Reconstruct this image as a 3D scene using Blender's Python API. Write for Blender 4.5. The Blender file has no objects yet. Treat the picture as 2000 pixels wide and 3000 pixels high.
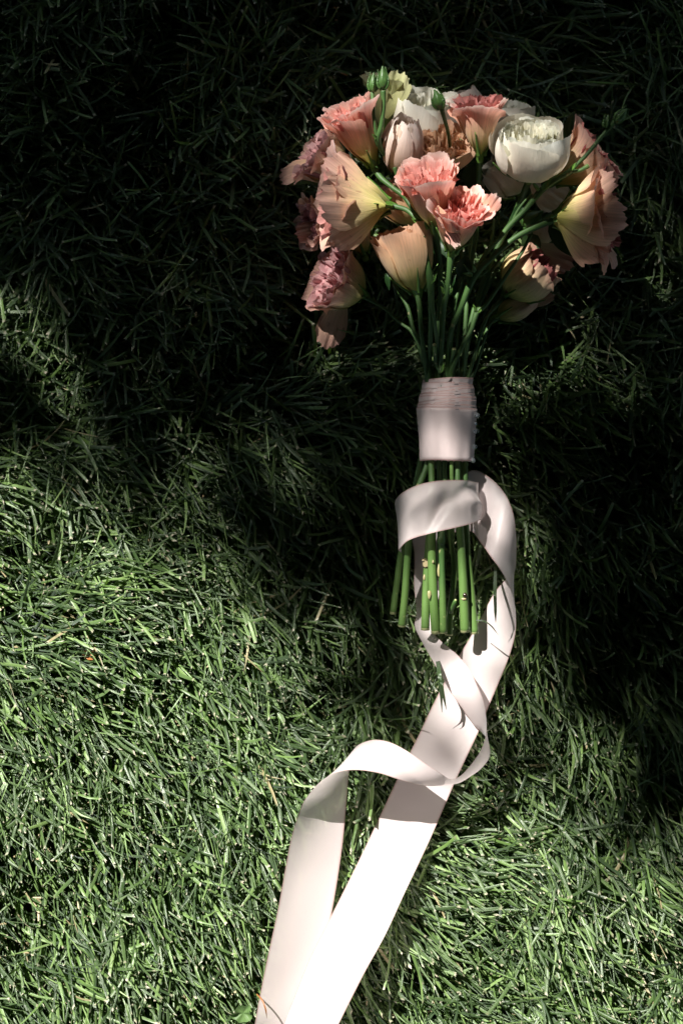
import bpy, math, random
import numpy as np
from mathutils import Vector, Matrix

random.seed(7)
rng = np.random.default_rng(7)
S = bpy.context.scene
COL = S.collection
PX = 0.00023          # metres on the ground per photograph pixel
H = 1.30              # height of the camera over the soil
SUN_EL = math.radians(45)
SUN_AZ = math.radians(-33.5)          # from +Y towards -X

# ------------------------------------------------------------------ camera
cam = bpy.data.cameras.new('camera')
cam.sensor_fit = 'VERTICAL'
cam.sensor_height = 24
cam.lens = 12 / (1500 * PX / H)
cam.clip_start = 0.02
cam.clip_end = 200
camo = bpy.data.objects.new('camera', cam)
camo.location = (0, 0, H)
COL.objects.link(camo)
S.camera = camo

# ------------------------------------------------------------------ world, sun, exposure
w = bpy.data.worlds.new('World')
S.world = w
w.use_nodes = True
nt = w.node_tree
nt.nodes.clear()
out = nt.nodes.new('ShaderNodeOutputWorld')
bg = nt.nodes.new('ShaderNodeBackground')
sky = nt.nodes.new('ShaderNodeTexSky')
sky.sky_type = 'NISHITA'
sky.sun_disc = False
sky.sun_elevation = SUN_EL
sky.sun_rotation = SUN_AZ
bg.inputs['Strength'].default_value = 0.05
nt.links.new(sky.outputs[0], bg.inputs[0])
nt.links.new(bg.outputs[0], out.inputs[0])

to_sun = Vector((math.sin(SUN_AZ) * math.cos(SUN_EL), math.cos(SUN_AZ) * math.cos(SUN_EL), math.sin(SUN_EL)))
sl = bpy.data.lights.new('sun', 'SUN')
sl.energy = 5.0
sl.angle = math.radians(0.5)
sl.color = (1.0, 0.96, 0.90)
so = bpy.data.objects.new('sun', sl)
so.rotation_euler = to_sun.to_track_quat('Z', 'Y').to_euler()
COL.objects.link(so)
S.view_settings.view_transform = 'Standard'
S.view_settings.look = 'None'
S.view_settings.gamma = 1
S.view_settings.exposure = 1.32
S.cycles.max_bounces = 6
S.cycles.transparent_max_bounces = 8
S.cycles.use_denoising = True

SHX = -to_sun.x / to_sun.z            # ground shift of a shadow per metre of height
SHY = -to_sun.y / to_sun.z


# ------------------------------------------------------------------ helpers
def P(px, py, z=0.0):
    k = PX * (H - z) / H
    return np.array([(px - 1000) * k, (1500 - py) * k, z])


def tag(o, label=None, cat=None, group=None, kind=None):
    if label: o['label'] = label
    if cat: o['category'] = cat
    if group: o['group'] = group
    if kind: o['kind'] = kind
    return o


def empty(name, loc=(0, 0, 0), parent=None):
    o = bpy.data.objects.new(name, None)
    o.empty_display_size = 0.01
    o.location = loc
    COL.objects.link(o)
    if parent: o.parent = parent
    return o


def mesh_np(name, V, F, UV=None, mat=None, smooth=True, uvname='UVMap', COLR=None):
    """V (n,3); F (m,3|4) equal size faces; UV per vertex"""
    me = bpy.data.meshes.new(name)
    V = np.asarray(V, dtype=np.float32).reshape(-1, 3)
    F = np.asarray(F, dtype=np.int32)
    k = F.shape[1]
    me.vertices.add(len(V))
    me.vertices.foreach_set('co', V.ravel())
    me.loops.add(F.size)
    me.loops.foreach_set('vertex_index', F.ravel())
    me.polygons.add(len(F))
    me.polygons.foreach_set('loop_start', np.arange(0, F.size, k, dtype=np.int32))
    me.polygons.foreach_set('loop_total', np.full(len(F), k, dtype=np.int32))
    if UV is not None:
        uvl = me.uv_layers.new(name=uvname)
        uvl.data.foreach_set('uv', np.asarray(UV, dtype=np.float32)[F.ravel()].ravel())
    if COLR is not None:
        at = me.attributes.new('tint', 'FLOAT', 'POINT')
        at.data.foreach_set('value', np.asarray(COLR, dtype=np.float32))
    me.update(calc_edges=True)
    me.polygons.foreach_set('use_smooth', np.full(len(F), smooth))
    if mat: me.materials.append(mat)
    return me


def link(name, me, parent=None, loc=(0, 0, 0)):
    o = bpy.data.objects.new(name, me)
    o.location = loc
    COL.objects.link(o)
    if parent: o.parent = parent
    return o


def grid_faces(nu, nv, closed=False):
    """vertex index = i*nv + j"""
    ni = nu if closed else nu - 1
    i, j = np.meshgrid(np.arange(ni), np.arange(nv - 1), indexing='ij')
    i = i.ravel(); j = j.ravel()
    i2 = (i + 1) % nu
    return np.stack([i * nv + j, i2 * nv + j, i2 * nv + j + 1, i * nv + j + 1], 1)


def catmull(pts, n):
    """pts (k,d) -> (n,d) smooth curve through the points, even in index"""
    pts = np.asarray(pts, float)
    k = len(pts)
    P0 = np.vstack([2 * pts[0] - pts[1], pts, 2 * pts[-1] - pts[-2]])
    t = np.linspace(0, k - 1 - 1e-6, n)
    i = t.astype(int)
    f = (t - i)[:, None]
    a, b, c, d = P0[i], P0[i + 1], P0[i + 2], P0[i + 3]
    return 0.5 * ((2 * b) + (-a + c) * f + (2 * a - 5 * b + 4 * c - d) * f ** 2 + (-a + 3 * b - 3 * c + d) * f ** 3)


def tube(pts, rad, seg=10, n=None, cap=True):
    """pts (k,3) world, rad list k -> V,F(quads) """
    pts = np.asarray(pts, float)
    n = n or (len(pts) * 7)
    q = catmull(np.hstack([pts, np.asarray(rad, float)[:, None]]), n)
    c, r = q[:, :3], np.maximum(q[:, 3], 1e-5)
    t = np.gradient(c, axis=0)
    t /= np.linalg.norm(t, axis=1)[:, None] + 1e-12
    ref = np.array([0, 0, 1.0])
    nrm = np.cross(t, ref)
    bad = np.linalg.norm(nrm, axis=1) < 1e-3
    nrm[bad] = [1, 0, 0]
    nrm /= np.linalg.norm(nrm, axis=1)[:, None]
    bn = np.cross(nrm, t)
    a = np.linspace(0, 2 * math.pi, seg, endpoint=False)
    V = c[:, None, :] + r[:, None, None] * (np.cos(a)[None, :, None] * nrm[:, None, :] + np.sin(a)[None, :, None] * bn[:, None, :])
    # index i*seg + j; faces closed in j
    i, j = np.meshgrid(np.arange(n - 1), np.arange(seg), indexing='ij')
    i = i.ravel(); j = j.ravel(); j2 = (j + 1) % seg
    F = np.stack([i * seg + j, i * seg + j2, (i + 1) * seg + j2, (i + 1) * seg + j], 1)
    V = V.reshape(-1, 3)
    UV = np.stack([np.tile(a / 6.2832, n), np.repeat(np.linspace(0, 1, n), seg)], 1)
    if cap:
        # close both ends with a fan of quads round a doubled centre
        for e, row in ((0, 0), (n - 1, (n - 1) * seg)):
            ci = len(V)
            V = np.vstack([V, c[e]])
            UV = np.vstack([UV, [0.5, 2.0 if e else -1.0]])
            fs = [[row + jj, ci, row + (jj + 2) % seg, row + (jj + 1) % seg] for jj in range(0, seg, 2)]
            if e: fs = [f[::-1] for f in fs]
            F = np.vstack([F, fs])
    return V, F, UV


# ------------------------------------------------------------------ materials
def newmat(name):
    m = bpy.data.materials.new(name)
    m.use_nodes = True
    n = m.node_tree
    n.nodes.clear()
    o = n.nodes.new('ShaderNodeOutputMaterial')
    p = n.nodes.new('ShaderNodeBsdfPrincipled')
    n.links.new(p.outputs[0], o.inputs[0])
    return m, n, p, o


def ramp(n, fac, stops, interp='LINEAR'):
    r = n.nodes.new('ShaderNodeValToRGB')
    r.color_ramp.interpolation = interp
    el = r.color_ramp.elements
    while len(el) > 1: el.remove(el[-1])
    el[0].position = stops[0][0]; el[0].color = (*stops[0][1], 1)
    for p, c in stops[1:]:
        e = el.new(p); e.color = (*c, 1)
    n.links.new(fac, r.inputs[0])
    return r.outputs[0]


def noise(n, vec, scale, detail=2, rough=0.5):
    t = n.nodes.new('ShaderNodeTexNoise')
    t.inputs['Scale'].default_value = scale
    t.inputs['Detail'].default_value = detail
    t.inputs['Roughness'].default_value = rough
    if vec is not None: n.links.new(vec, t.inputs['Vector'])
    return t.outputs[0]


def mapping(n, vec, scale, loc=(0, 0, 0), rot=(0, 0, 0)):
    m = n.nodes.new('ShaderNodeMapping')
    m.inputs['Scale'].default_value = scale
    m.inputs['Location'].default_value = loc
    m.inputs['Rotation'].default_value = rot
    n.links.new(vec, m.inputs[0])
    return m.outputs[0]


def math_(n, op, a, b=None, clamp=False):
    m = n.nodes.new('ShaderNodeMath')
    m.operation = op
    m.use_clamp = clamp
    for k, x in enumerate((a, b)):
        if x is None: continue
        if isinstance(x, (int, float)): m.inputs[k].default_value = x
        else: n.links.new(x, m.inputs[k])
    return m.outputs[0]


def mixc(n, fac, a, b, mode='MIX'):
    m = n.nodes.new('ShaderNodeMix')
    m.data_type = 'RGBA'
    m.blend_type = mode
    for k, x in ((0, fac), (6, a), (7, b)):
        if isinstance(x, (int, float)): m.inputs[k].default_value = x
        elif isinstance(x, tuple): m.inputs[k].default_value = (*x, 1)
        else: n.links.new(x, m.inputs[k])
    return m.outputs[2]


def bump(n, p, h, strength, dist):
    b = n.nodes.new('ShaderNodeBump')
    b.inputs['Strength'].default_value = strength
    b.inputs['Distance'].default_value = dist
    n.links.new(h, b.inputs['Height'])
    n.links.new(b.outputs[0], p.inputs['Normal'])


def translucent(n, p, o, color, fac):
    t = n.nodes.new('ShaderNodeBsdfTranslucent')
    if isinstance(color, tuple): t.inputs[0].default_value = (*color, 1)
    else: n.links.new(color, t.inputs[0])
    m = n.nodes.new('ShaderNodeMixShader')
    m.inputs[0].default_value = fac
    n.links.new(p.outputs[0], m.inputs[1])
    n.links.new(t.outputs[0], m.inputs[2])
    n.links.new(m.outputs[0], o.inputs[0])


def petal_mat(name, stops, streak=0.25, trans=0.32, edge=None, rough=0.6, blotch=None):
    """colour by height on the petal (UV v), with veins running along it"""
    m, n, p, o = newmat(name)
    uv = n.nodes.new('ShaderNodeUVMap')
    oi = n.nodes.new('ShaderNodeObjectInfo')
    sep = n.nodes.new('ShaderNodeSeparateXYZ')
    n.links.new(uv.outputs[0], sep.inputs[0])
    off = math_(n, 'MULTIPLY', oi.outputs['Random'], 37.0)
    comb = n.nodes.new('ShaderNodeCombineXYZ')
    n.links.new(sep.outputs[0], comb.inputs[0]); n.links.new(sep.outputs[1], comb.inputs[1]); n.links.new(off, comb.inputs[2])
    big = noise(n, mapping(n, comb.outputs[0], (3, 2.0, 1)), 1.0, 3, 0.6)
    vein = noise(n, mapping(n, comb.outputs[0], (34, 2.2, 1)), 1.0, 3, 0.65)
    v = math_(n, 'ADD', sep.outputs[1], math_(n, 'MULTIPLY', math_(n, 'SUBTRACT', big, 0.5), 0.34))
    v = math_(n, 'ADD', v, math_(n, 'MULTIPLY', math_(n, 'SUBTRACT', vein, 0.5), 0.16), clamp=True)
    c = ramp(n, v, stops)
    dark = ramp(n, vein, [(0.3, (1 - streak,) * 3), (0.62, (1, 1, 1))])
    c = mixc(n, 1.0, c, dark, 'MULTIPLY')
    hue = ramp(n, oi.outputs['Random'], [(0, (0.86, 0.82, 0.80)), (0.5, (1, 1, 1)), (1, (1.0, 0.93, 0.86))])
    c = mixc(n, 0.8, c, hue, 'MULTIPLY')
    if blotch:
        sp = noise(n, mapping(n, comb.outputs[0], (9, 7, 1), (3.1, 5.2, 0)), 1.0, 2, 0.5)
        f = ramp(n, sp, [(0.66, (0, 0, 0)), (0.74, (1, 1, 1))])
        fm = math_(n, 'MULTIPLY', f, 0.5)
        c = mixc(n, fm, c, blotch)
    if edge:
        e = ramp(n, sep.outputs[1], [(0.90, (0, 0, 0)), (0.985, (1, 1, 1))])
        c = mixc(n, e, c, edge)
    n.links.new(c, p.inputs['Base Color'])
    p.inputs['Roughness'].default_value = rough
    p.inputs['Specular IOR Level'].default_value = 0.25
    p.inputs['Sheen Weight'].default_value = 0.15
    fine = noise(n, mapping(n, comb.outputs[0], (70, 9, 1)), 1.0, 2, 0.6)
    bump(n, p, math_(n, 'ADD', math_(n, 'MULTIPLY', vein, 1.0), math_(n, 'MULTIPLY', fine, 0.5)), 0.5, 0.0006)
    translucent(n, p, o, c, trans)
    return m


GREENY = (0.30, 0.36, 0.05)
M = {}
M['coral_out'] = petal_mat('coral_petal_outside', [(0.0, (0.30, 0.38, 0.06)), (0.16, (0.62, 0.55, 0.16)), (0.34, (0.90, 0.66, 0.36)), (0.62, (0.92, 0.54, 0.38)), (0.95, (0.90, 0.48, 0.42))], edge=(0.95, 0.70, 0.62))
M['coral_in'] = petal_mat('coral_petal_inside', [(0.0, (0.40, 0.10, 0.05)), (0.4, (0.62, 0.11, 0.09)), (0.7, (0.78, 0.24, 0.20)), (0.9, (0.92, 0.50, 0.44)), (1.0, (0.95, 0.62, 0.56))], edge=(0.95, 0.74, 0.68))
M['maroon_in'] = petal_mat('maroon_petal_inside', [(0.0, (0.20, 0.08, 0.04)), (0.4, (0.36, 0.06, 0.06)), (0.8, (0.44, 0.10, 0.11)), (1.0, (0.55, 0.22, 0.20))])
M['lilac_in'] = petal_mat('lilac_petal_inside', [(0.0, (0.35, 0.12, 0.08)), (0.4, (0.50, 0.16, 0.17)), (0.8, (0.62, 0.30, 0.32)), (1.0, (0.70, 0.44, 0.44))])
M['dusk_out'] = petal_mat('dusty_petal_outside', [(0.0, (0.28, 0.34, 0.05)), (0.2, (0.62, 0.58, 0.17)), (0.42, (0.90, 0.74, 0.38)), (0.68, (0.90, 0.60, 0.42)), (1.0, (0.84, 0.50, 0.43))], blotch=(0.42, 0.16, 0.13))
M['dusk_in'] = petal_mat('dusty_petal_inside', [(0.0, (0.25, 0.16, 0.05)), (0.35, (0.38, 0.12, 0.09)), (0.75, (0.46, 0.16, 0.15)), (1.0, (0.56, 0.28, 0.25))])
M['peach_out'] = petal_mat('peach_petal_outside', [(0.0, (0.34, 0.38, 0.05)), (0.18, (0.70, 0.60, 0.18)), (0.45, (0.90, 0.64, 0.37)), (1.0, (0.86, 0.53, 0.37))], blotch=(0.5, 0.22, 0.12))
M['peach_in'] = petal_mat('peach_petal_inside', [(0.0, (0.3, 0.18, 0.05)), (0.5, (0.58, 0.28, 0.14)), (1.0, (0.78, 0.52, 0.34))], edge=(0.55, 0.30, 0.18))
M['fade_out'] = petal_mat('faded_petal_outside', [(0.0, (0.24, 0.32, 0.04)), (0.25, (0.68, 0.64, 0.22)), (0.55, (0.76, 0.60, 0.36)), (1.0, (0.70, 0.42, 0.34))], blotch=(0.34, 0.14, 0.1))
M['white_out'] = petal_mat('cream_rose_petal', [(0.0, (0.60, 0.62, 0.36)), (0.15, (0.86, 0.82, 0.62)), (0.5, (0.90, 0.85, 0.73)), (1.0, (0.86, 0.87, 0.80))], streak=0.05, trans=0.2, rough=0.5)
M['white_in'] = petal_mat('cream_rose_inner_petal', [(0.0, (0.45, 0.42, 0.22)), (0.6, (0.66, 0.64, 0.46)), (1.0, (0.80, 0.83, 0.76))], streak=0.08)
M['blush_out'] = petal_mat('blush_rose_petal', [(0.0, (0.68, 0.50, 0.38)), (0.4, (0.80, 0.58, 0.48)), (1.0, (0.78, 0.70, 0.66))], streak=0.08)
M['blush_in'] = petal_mat('blush_rose_inner_petal', [(0.0, (0.4, 0.2, 0.12)), (0.6, (0.6, 0.4, 0.28)), (1.0, (0.72, 0.62, 0.54))], streak=0.1)
M['lime_out'] = petal_mat('lime_petal_outside', [(0.0, (0.22, 0.32, 0.06)), (0.3, (0.48, 0.54, 0.20)), (0.7, (0.62, 0.66, 0.34)), (1.0, (0.66, 0.70, 0.42))], streak=0.15)


def green_mat(name, a, b, scale=(3, 40, 1), rough=0.42, trans=0.0, spec=0.5):
    m, n, p, o = newmat(name)
    uv = n.nodes.new('ShaderNodeUVMap')
    oi = n.nodes.new('ShaderNodeObjectInfo')
    tc = n.nodes.new('ShaderNodeTexCoord')
    f = noise(n, mapping(n, uv.outputs[0], (14, 3, 1)), 1.0, 3, 0.6)
    g = noise(n, tc.outputs['Object'], 90, 3, 0.6)
    c = ramp(n, math_(n, 'ADD', math_(n, 'MULTIPLY', f, 0.6), math_(n, 'MULTIPLY', g, 0.4)), [(0.32, a), (0.68, b)])
    hue = ramp(n, oi.outputs['Random'], [(0, (0.75, 0.85, 0.7)), (1, (1, 1, 1))])
    c = mixc(n, 1.0, c, hue, 'MULTIPLY')
    n.links.new(c, p.inputs['Base Color'])
    p.inputs['Roughness'].default_value = rough
    p.inputs['Specular IOR Level'].default_value = spec
    bump(n, p, f, 0.35, 0.0005)
    if trans: translucent(n, p, o, c, trans)
    return m, n, p, c


def stem_mat():
    m, n, p, c = green_mat('stem_green', (0.028, 0.075, 0.018), (0.075, 0.155, 0.04))
    uv = n.nodes.new('ShaderNodeUVMap')
    sep = n.nodes.new('ShaderNodeSeparateXYZ')
    n.links.new(uv.outputs[0], sep.inputs[0])
    tc = n.nodes.new('ShaderNodeTexCoord')
    sp = noise(n, tc.outputs['Object'], 210, 1, 0.4)
    f = ramp(n, sp, [(0.72, (0, 0, 0)), (0.76, (1, 1, 1))])
    c2 = mixc(n, math_(n, 'MULTIPLY', f, 0.6), c, (0.42, 0.38, 0.18))
    low = ramp(n, sep.outputs[1], [(0.72, (0, 0, 0)), (0.9, (1, 1, 1))])
    p.inputs['Roughness'].default_value = 0.55
    c3 = mixc(n, math_(n, 'MULTIPLY', low, 0.5), c2, (0.15, 0.26, 0.06))
    cut = math_(n, 'GREATER_THAN', sep.outputs[1], .995)
    c4 = mixc(n, cut, c3, (0.45, 0.48, 0.22))
    n.links.new(c4, p.inputs['Base Color'])
    return m


M['stem'] = stem_mat()
M['calyx'] = green_mat('calyx_green', (0.05, 0.13, 0.02), (0.15, 0.28, 0.05))[0]
M['bud'] = green_mat('bud_green', (0.03, 0.085, 0.02), (0.10, 0.20, 0.05))[0]
M['leaf'] = green_mat('leaf_green', (0.012, 0.04, 0.012), (0.03, 0.085, 0.022), trans=0.1)[0]
M['weed'] = green_mat('weed_green', (0.10, 0.19, 0.05), (0.2, 0.30, 0.1), trans=0.2)[0]
M['clover'] = green_mat('clover_green', (0.08, 0.15, 0.045), (0.15, 0.23, 0.09), trans=0.2)[0]
M['scar'] = green_mat('scar_tan', (0.30, 0.24, 0.12), (0.50, 0.42, 0.25))[0]
M['dark_bud'] = green_mat('dark_eye', (0.02, 0.01, 0.01), (0.05, 0.03, 0.02), rough=0.2)[0]
M['dry'] = green_mat('dry_leaf_brown', (0.22, 0.07, 0.02), (0.42, 0.17, 0.06), trans=0.15)[0]
M['straw'] = green_mat('straw', (0.35, 0.26, 0.15), (0.5, 0.4, 0.26))[0]
M['bark'] = green_mat('bark', (0.05, 0.035, 0.025), (0.13, 0.10, 0.08), rough=0.9)[0]
M['tree_leaf'] = green_mat('tree_leaf', (0.03, 0.06, 0.015), (0.06, 0.11, 0.03))[0]


def satin_mat():
    m, n, p, o = newmat('blush_satin')
    uv = n.nodes.new('ShaderNodeUVMap')     # u across the ribbon 0..1, v in metres along it
    sep = n.nodes.new('ShaderNodeSeparateXYZ')
    n.links.new(uv.outputs[0], sep.inputs[0])
    # distance from the nearer edge, 0..0.5
    d = math_(n, 'MINIMUM', sep.outputs[0], math_(n, 'SUBTRACT', 1.0, sep.outputs[0]))
    diag = n.nodes.new('ShaderNodeTexWave')
    diag.wave_type = 'BANDS'; diag.bands_direction = 'DIAGONAL'
    diag.inputs['Scale'].default_value = 1.0
    diag.inputs['Distortion'].default_value = 0.6
    n.links.new(mapping(n, uv.outputs[0], (34, 900, 1)), diag.inputs[0])
    nz = noise(n, mapping(n, uv.outputs[0], (60, 300, 1)), 1.0, 3, 0.6)
    stitch = n.nodes.new('ShaderNodeTexWave')
    stitch.wave_type = 'BANDS'; stitch.bands_direction = 'Y'
    n.links.new(mapping(n, uv.outputs[0], (1, 260, 1)), stitch.inputs[0])
    base = mixc(n, nz, (0.88, 0.77, 0.765), (0.92, 0.82, 0.81))
    base = mixc(n, math_(n, 'MULTIPLY', diag.outputs[1], 0.10), base, (0.72, 0.58, 0.56))
    line = ramp(n, d, [(0.0, (1, 1, 1)), (0.018, (1, 1, 1)), (0.024, (0.15,) * 3), (0.05, (0.1,) * 3), (0.055, (0, 0, 0))], 'LINEAR')
    lf = math_(n, 'MULTIPLY', line, math_(n, 'ADD', math_(n, 'MULTIPLY', stitch.outputs[1], 0.35), 0.45))
    base = mixc(n, lf, base, (0.52, 0.27, 0.24))
    n.links.new(base, p.inputs['Base Color'])
    p.inputs['Roughness'].default_value = 0.36
    p.inputs['Specular IOR Level'].default_value = 0.5
    p.inputs['Anisotropic'].default_value = 0.5
    p.inputs['Sheen Weight'].default_value = 0.3
    p.inputs['Sheen Roughness'].default_value = 0.4
    h = math_(n, 'ADD', math_(n, 'MULTIPLY', diag.outputs[1], 0.5), math_(n, 'MULTIPLY', nz, 0.5))
    bump(n, p, h, 0.25, 0.0002)
    translucent(n, p, o, mixc(n, .5, base, (1.0, .88, .85)), 0.40)
    # the thin weave lets a little light straight through
    tr = n.nodes.new('ShaderNodeBsdfTransparent')
    tr.inputs[0].default_value = (1.0, .93, .92, 1)
    mx = n.nodes.new('ShaderNodeMixShader')
    mx.inputs[0].default_value = .12
    n.links.new(o.inputs[0].links[0].from_socket, mx.inputs[1])
    n.links.new(tr.outputs[0], mx.inputs[2])
    n.links.new(mx.outputs[0], o.inputs[0])
    return m


M['satin'] = satin_mat()


def crystal_mat():
    m, n, p, o = newmat('crystal')
    p.inputs['Base Color'].default_value = (0.8, 0.9, 0.95, 1)
    p.inputs['Metallic'].default_value = 0.85
    p.inputs['Roughness'].default_value = 0.08
    return m


M['crystal'] = crystal_mat()

# ------------------------------------------------------------------ ground
BLOB = []    # (x, y, z_floor, r) things that press the grass down, filled by the builders below


def soil_mat():
    m, n, p, o = newmat('soil')
    tc = n.nodes.new('ShaderNodeTexCoord')
    a = noise(n, tc.outputs['Object'], 40, 5, 0.65)
    c = ramp(n, a, [(0.3, (0.008, 0.007, 0.004)), (0.7, (0.03, 0.022, 0.012))])
    far = noise(n, tc.outputs['Object'], 6, 4, 0.6)
    g = ramp(n, far, [(0.3, (0.02, 0.045, 0.012)), (0.7, (0.04, 0.08, 0.02))])
    ln = n.nodes.new('ShaderNodeVectorMath'); ln.operation = 'LENGTH'
    n.links.new(tc.outputs['Object'], ln.inputs[0])
    f = ramp(n, math_(n, 'MULTIPLY', ln.outputs['Value'], 0.5), [(0.6, (0, 0, 0)), (0.8, (1, 1, 1))])
    n.links.new(mixc(n, f, c, g), p.inputs['Base Color'])
    p.inputs['Roughness'].default_value = 0.95
    bump(n, p, a, 0.8, 0.004)
    return m


gx = np.linspace(-1, 1, 81)
gx = np.sign(gx) * (np.abs(gx) ** 3) * 60
X, Y = np.meshgrid(gx, gx, indexing='ij')
Z = 0.002 * np.sin(X * 23) * np.cos(Y * 19) - 0.003
g = link('ground', mesh_np('ground', np.stack([X, Y, Z], -1), grid_faces(81, 81), mat=soil_mat()))
tag(g, 'dark soil under the short lawn grass', kind='structure')

# ------------------------------------------------------------------ the bouquet
B0 = P(1308, 1230, 0.0)
bouquet = empty('bouquet', tuple(B0))
tag(bouquet, 'bridal bouquet of coral lisianthus and cream garden roses, its bare stems bound with pale satin', 'bouquet')


def frame_of(base, mouth, roll=0.0):
    a = np.asarray(base, float); b = np.asarray(mouth, float)
    z = b - a; L = np.linalg.norm(z); z = z / L
    ref = np.array([0, 0, 1.0]) if abs(z[2]) < 0.9 else np.array([0, 1.0, 0])
    x = np.cross(ref, z); x /= np.linalg.norm(x)
    y = np.cross(z, x)
    c, s = math.cos(roll), math.sin(roll)
    x2 = c * x + s * y; y2 = -s * x + c * y
    R = np.stack([x2, y2, z], 1)      # columns
    return a, R, L


def sines(r, u, fs):
    o = 0
    for f, a in fs:
        o = o + a * np.sin(f * u + r.uniform(0, 6.28))
    return o


def petal_geo(r, L, R, phi, hw, prof, ruf=0.12, rp=3.0, flare=0.0, tilt=0.0, hgt=1.0, fringe=0.03,
              soft=1.0, nu=37, nv=20, lap=0.07, round_=0.22, freq=1.0, squash=1.0):
    u = np.linspace(-1, 1, nu)[:, None]
    v = (np.linspace(0, 1, nv) ** 0.85)[None, :]
    top = 1 - round_ * np.abs(u) ** 2.6
    top = top + fringe * (sines(r, u, [(9, 0.6), (17, 0.5), (29, 0.5), (43, 0.6), (61, 0.5)]))
    vv = v * hgt * (1 + (top - 1) * v ** 1.5)
    wid = 0.62 + 0.38 * np.sin(np.minimum(v * 1.4, 1) * 1.5708)
    th = phi + hw * u * wid
    rr = R * np.interp(vv, np.linspace(0, 1.15, len(prof)), prof)
    rr = rr + R * lap * u * (0.3 + 0.7 * v)
    vp = v ** rp
    wav = sines(r, u + 0.25 * v, [(4.2 * freq, 0.8), (7.5 * freq, 0.7), (13 * freq, 0.5 * soft), (22 * freq, 0.25 * soft)])
    wav2 = sines(r, u - 0.3 * v, [(5 * freq, 0.7), (9.5 * freq, 0.6), (17 * freq, 0.4)])
    rr = rr + R * ruf * vp * wav + R * .35 * ruf * v ** 1.5 * sines(r, u, [(2.2 * freq, .7)])
    rr = rr + R * flare * np.clip((v - 0.72) / 0.28, 0, 1) ** 2
    rr = rr + R * 0.03 * sines(r, u * 1.5 + v * 2, [(2.2, 1.0), (3.3, 0.6)]) * v
    rr = rr + tilt * vv * L
    # a faint keel along the middle of the petal
    rr = rr + R * 0.035 * np.exp(-(u / 0.12) ** 2) * v * (1 - v)
    zz = L * vv + R * ruf * 0.45 * soft * vp * wav2 - R * flare * 0.4 * np.clip((v - 0.8) / 0.2, 0, 1) ** 2
    th = th + ruf * 0.35 * vp * wav2 * 0.5
    x = rr * np.cos(th); y = rr * np.sin(th) * squash
    V = np.stack([x, y, zz + 0 * x], -1)
    UV = np.stack([(u + 1) / 2 + 0 * v, (vv if hgt > 0.5 else v) + 0 * u], -1)
    return V.reshape(-1, 3), grid_faces(nu, nv), UV.reshape(-1, 2)


TRUMPET = [0.10, 0.27, 0.44, 0.56, 0.65, 0.73, 0.82, 0.94, 1.06, 1.14]
BELL = [0.14, 0.42, 0.62, 0.74, 0.82, 0.88, 0.94, 1.0, 1.05, 1.08]
WIDE = [0.09, 0.20, 0.32, 0.44, 0.56, 0.70, 0.86, 1.04, 1.20, 1.28]
GLOBE = [0.30, 0.72, 0.94, 1.03, 1.05, 1.02, 0.95, 0.84, 0.74, 0.70]
BOWL = [0.28, 0.70, 0.91, 1.0, 1.04, 1.03, 0.99, 0.95, 0.91, 0.90]
BUDP = [0.2, 0.6, 0.85, 0.95, 0.98, 0.92, 0.8, 0.62, 0.45, 0.4]


def loose_sheet(r, base, tip, wid, normal, curl=0.3, ruf=0.1, nu=25, nv=22, basew=0.25, fringe=0.04, v0=.45):
    """one petal standing free, from BASE to TIP in world metres"""
    base = np.asarray(base); tip = np.asarray(tip)
    d = tip - base; L = np.linalg.norm(d); d = d / L
    n = np.asarray(normal, float); n -= d * n.dot(d); n /= np.linalg.norm(n)
    s = np.cross(d, n)
    u = np.linspace(-1, 1, nu)[:, None]; v = np.linspace(0, 1, nv)[None, :]
    wv = wid * (basew + (1 - basew) * np.sin(np.minimum(v * 1.25, 1) * 1.5708))
    top = 1 - 0.25 * np.abs(u) ** 2.4 + fringe * sines(r, u, [(9, .6), (17, .6), (31, .5)])
    a = v * (1 + (top - 1) * v ** 1.5)
    wav = sines(r, u + .3 * v, [(4, .8), (8, .6), (14, .4)])
    off = curl * L * (v ** 2) * 0.5 - curl * wid * 1.2 * (u ** 2) * (1 - v * .4) + ruf * wid * v ** 2.5 * wav
    V = base + d * (a * L)[..., None] + s * (u * wv + ruf * .3 * wid * v ** 3 * wav)[..., None] + n * off[..., None]
    UV = np.stack([(u + 1) / 2 + 0 * v, v0 + (1 - v0) * a + 0 * u], -1)
    return V.reshape(-1, 3), grid_faces(nu, nv), UV.reshape(-1, 2)


FL = []


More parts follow.
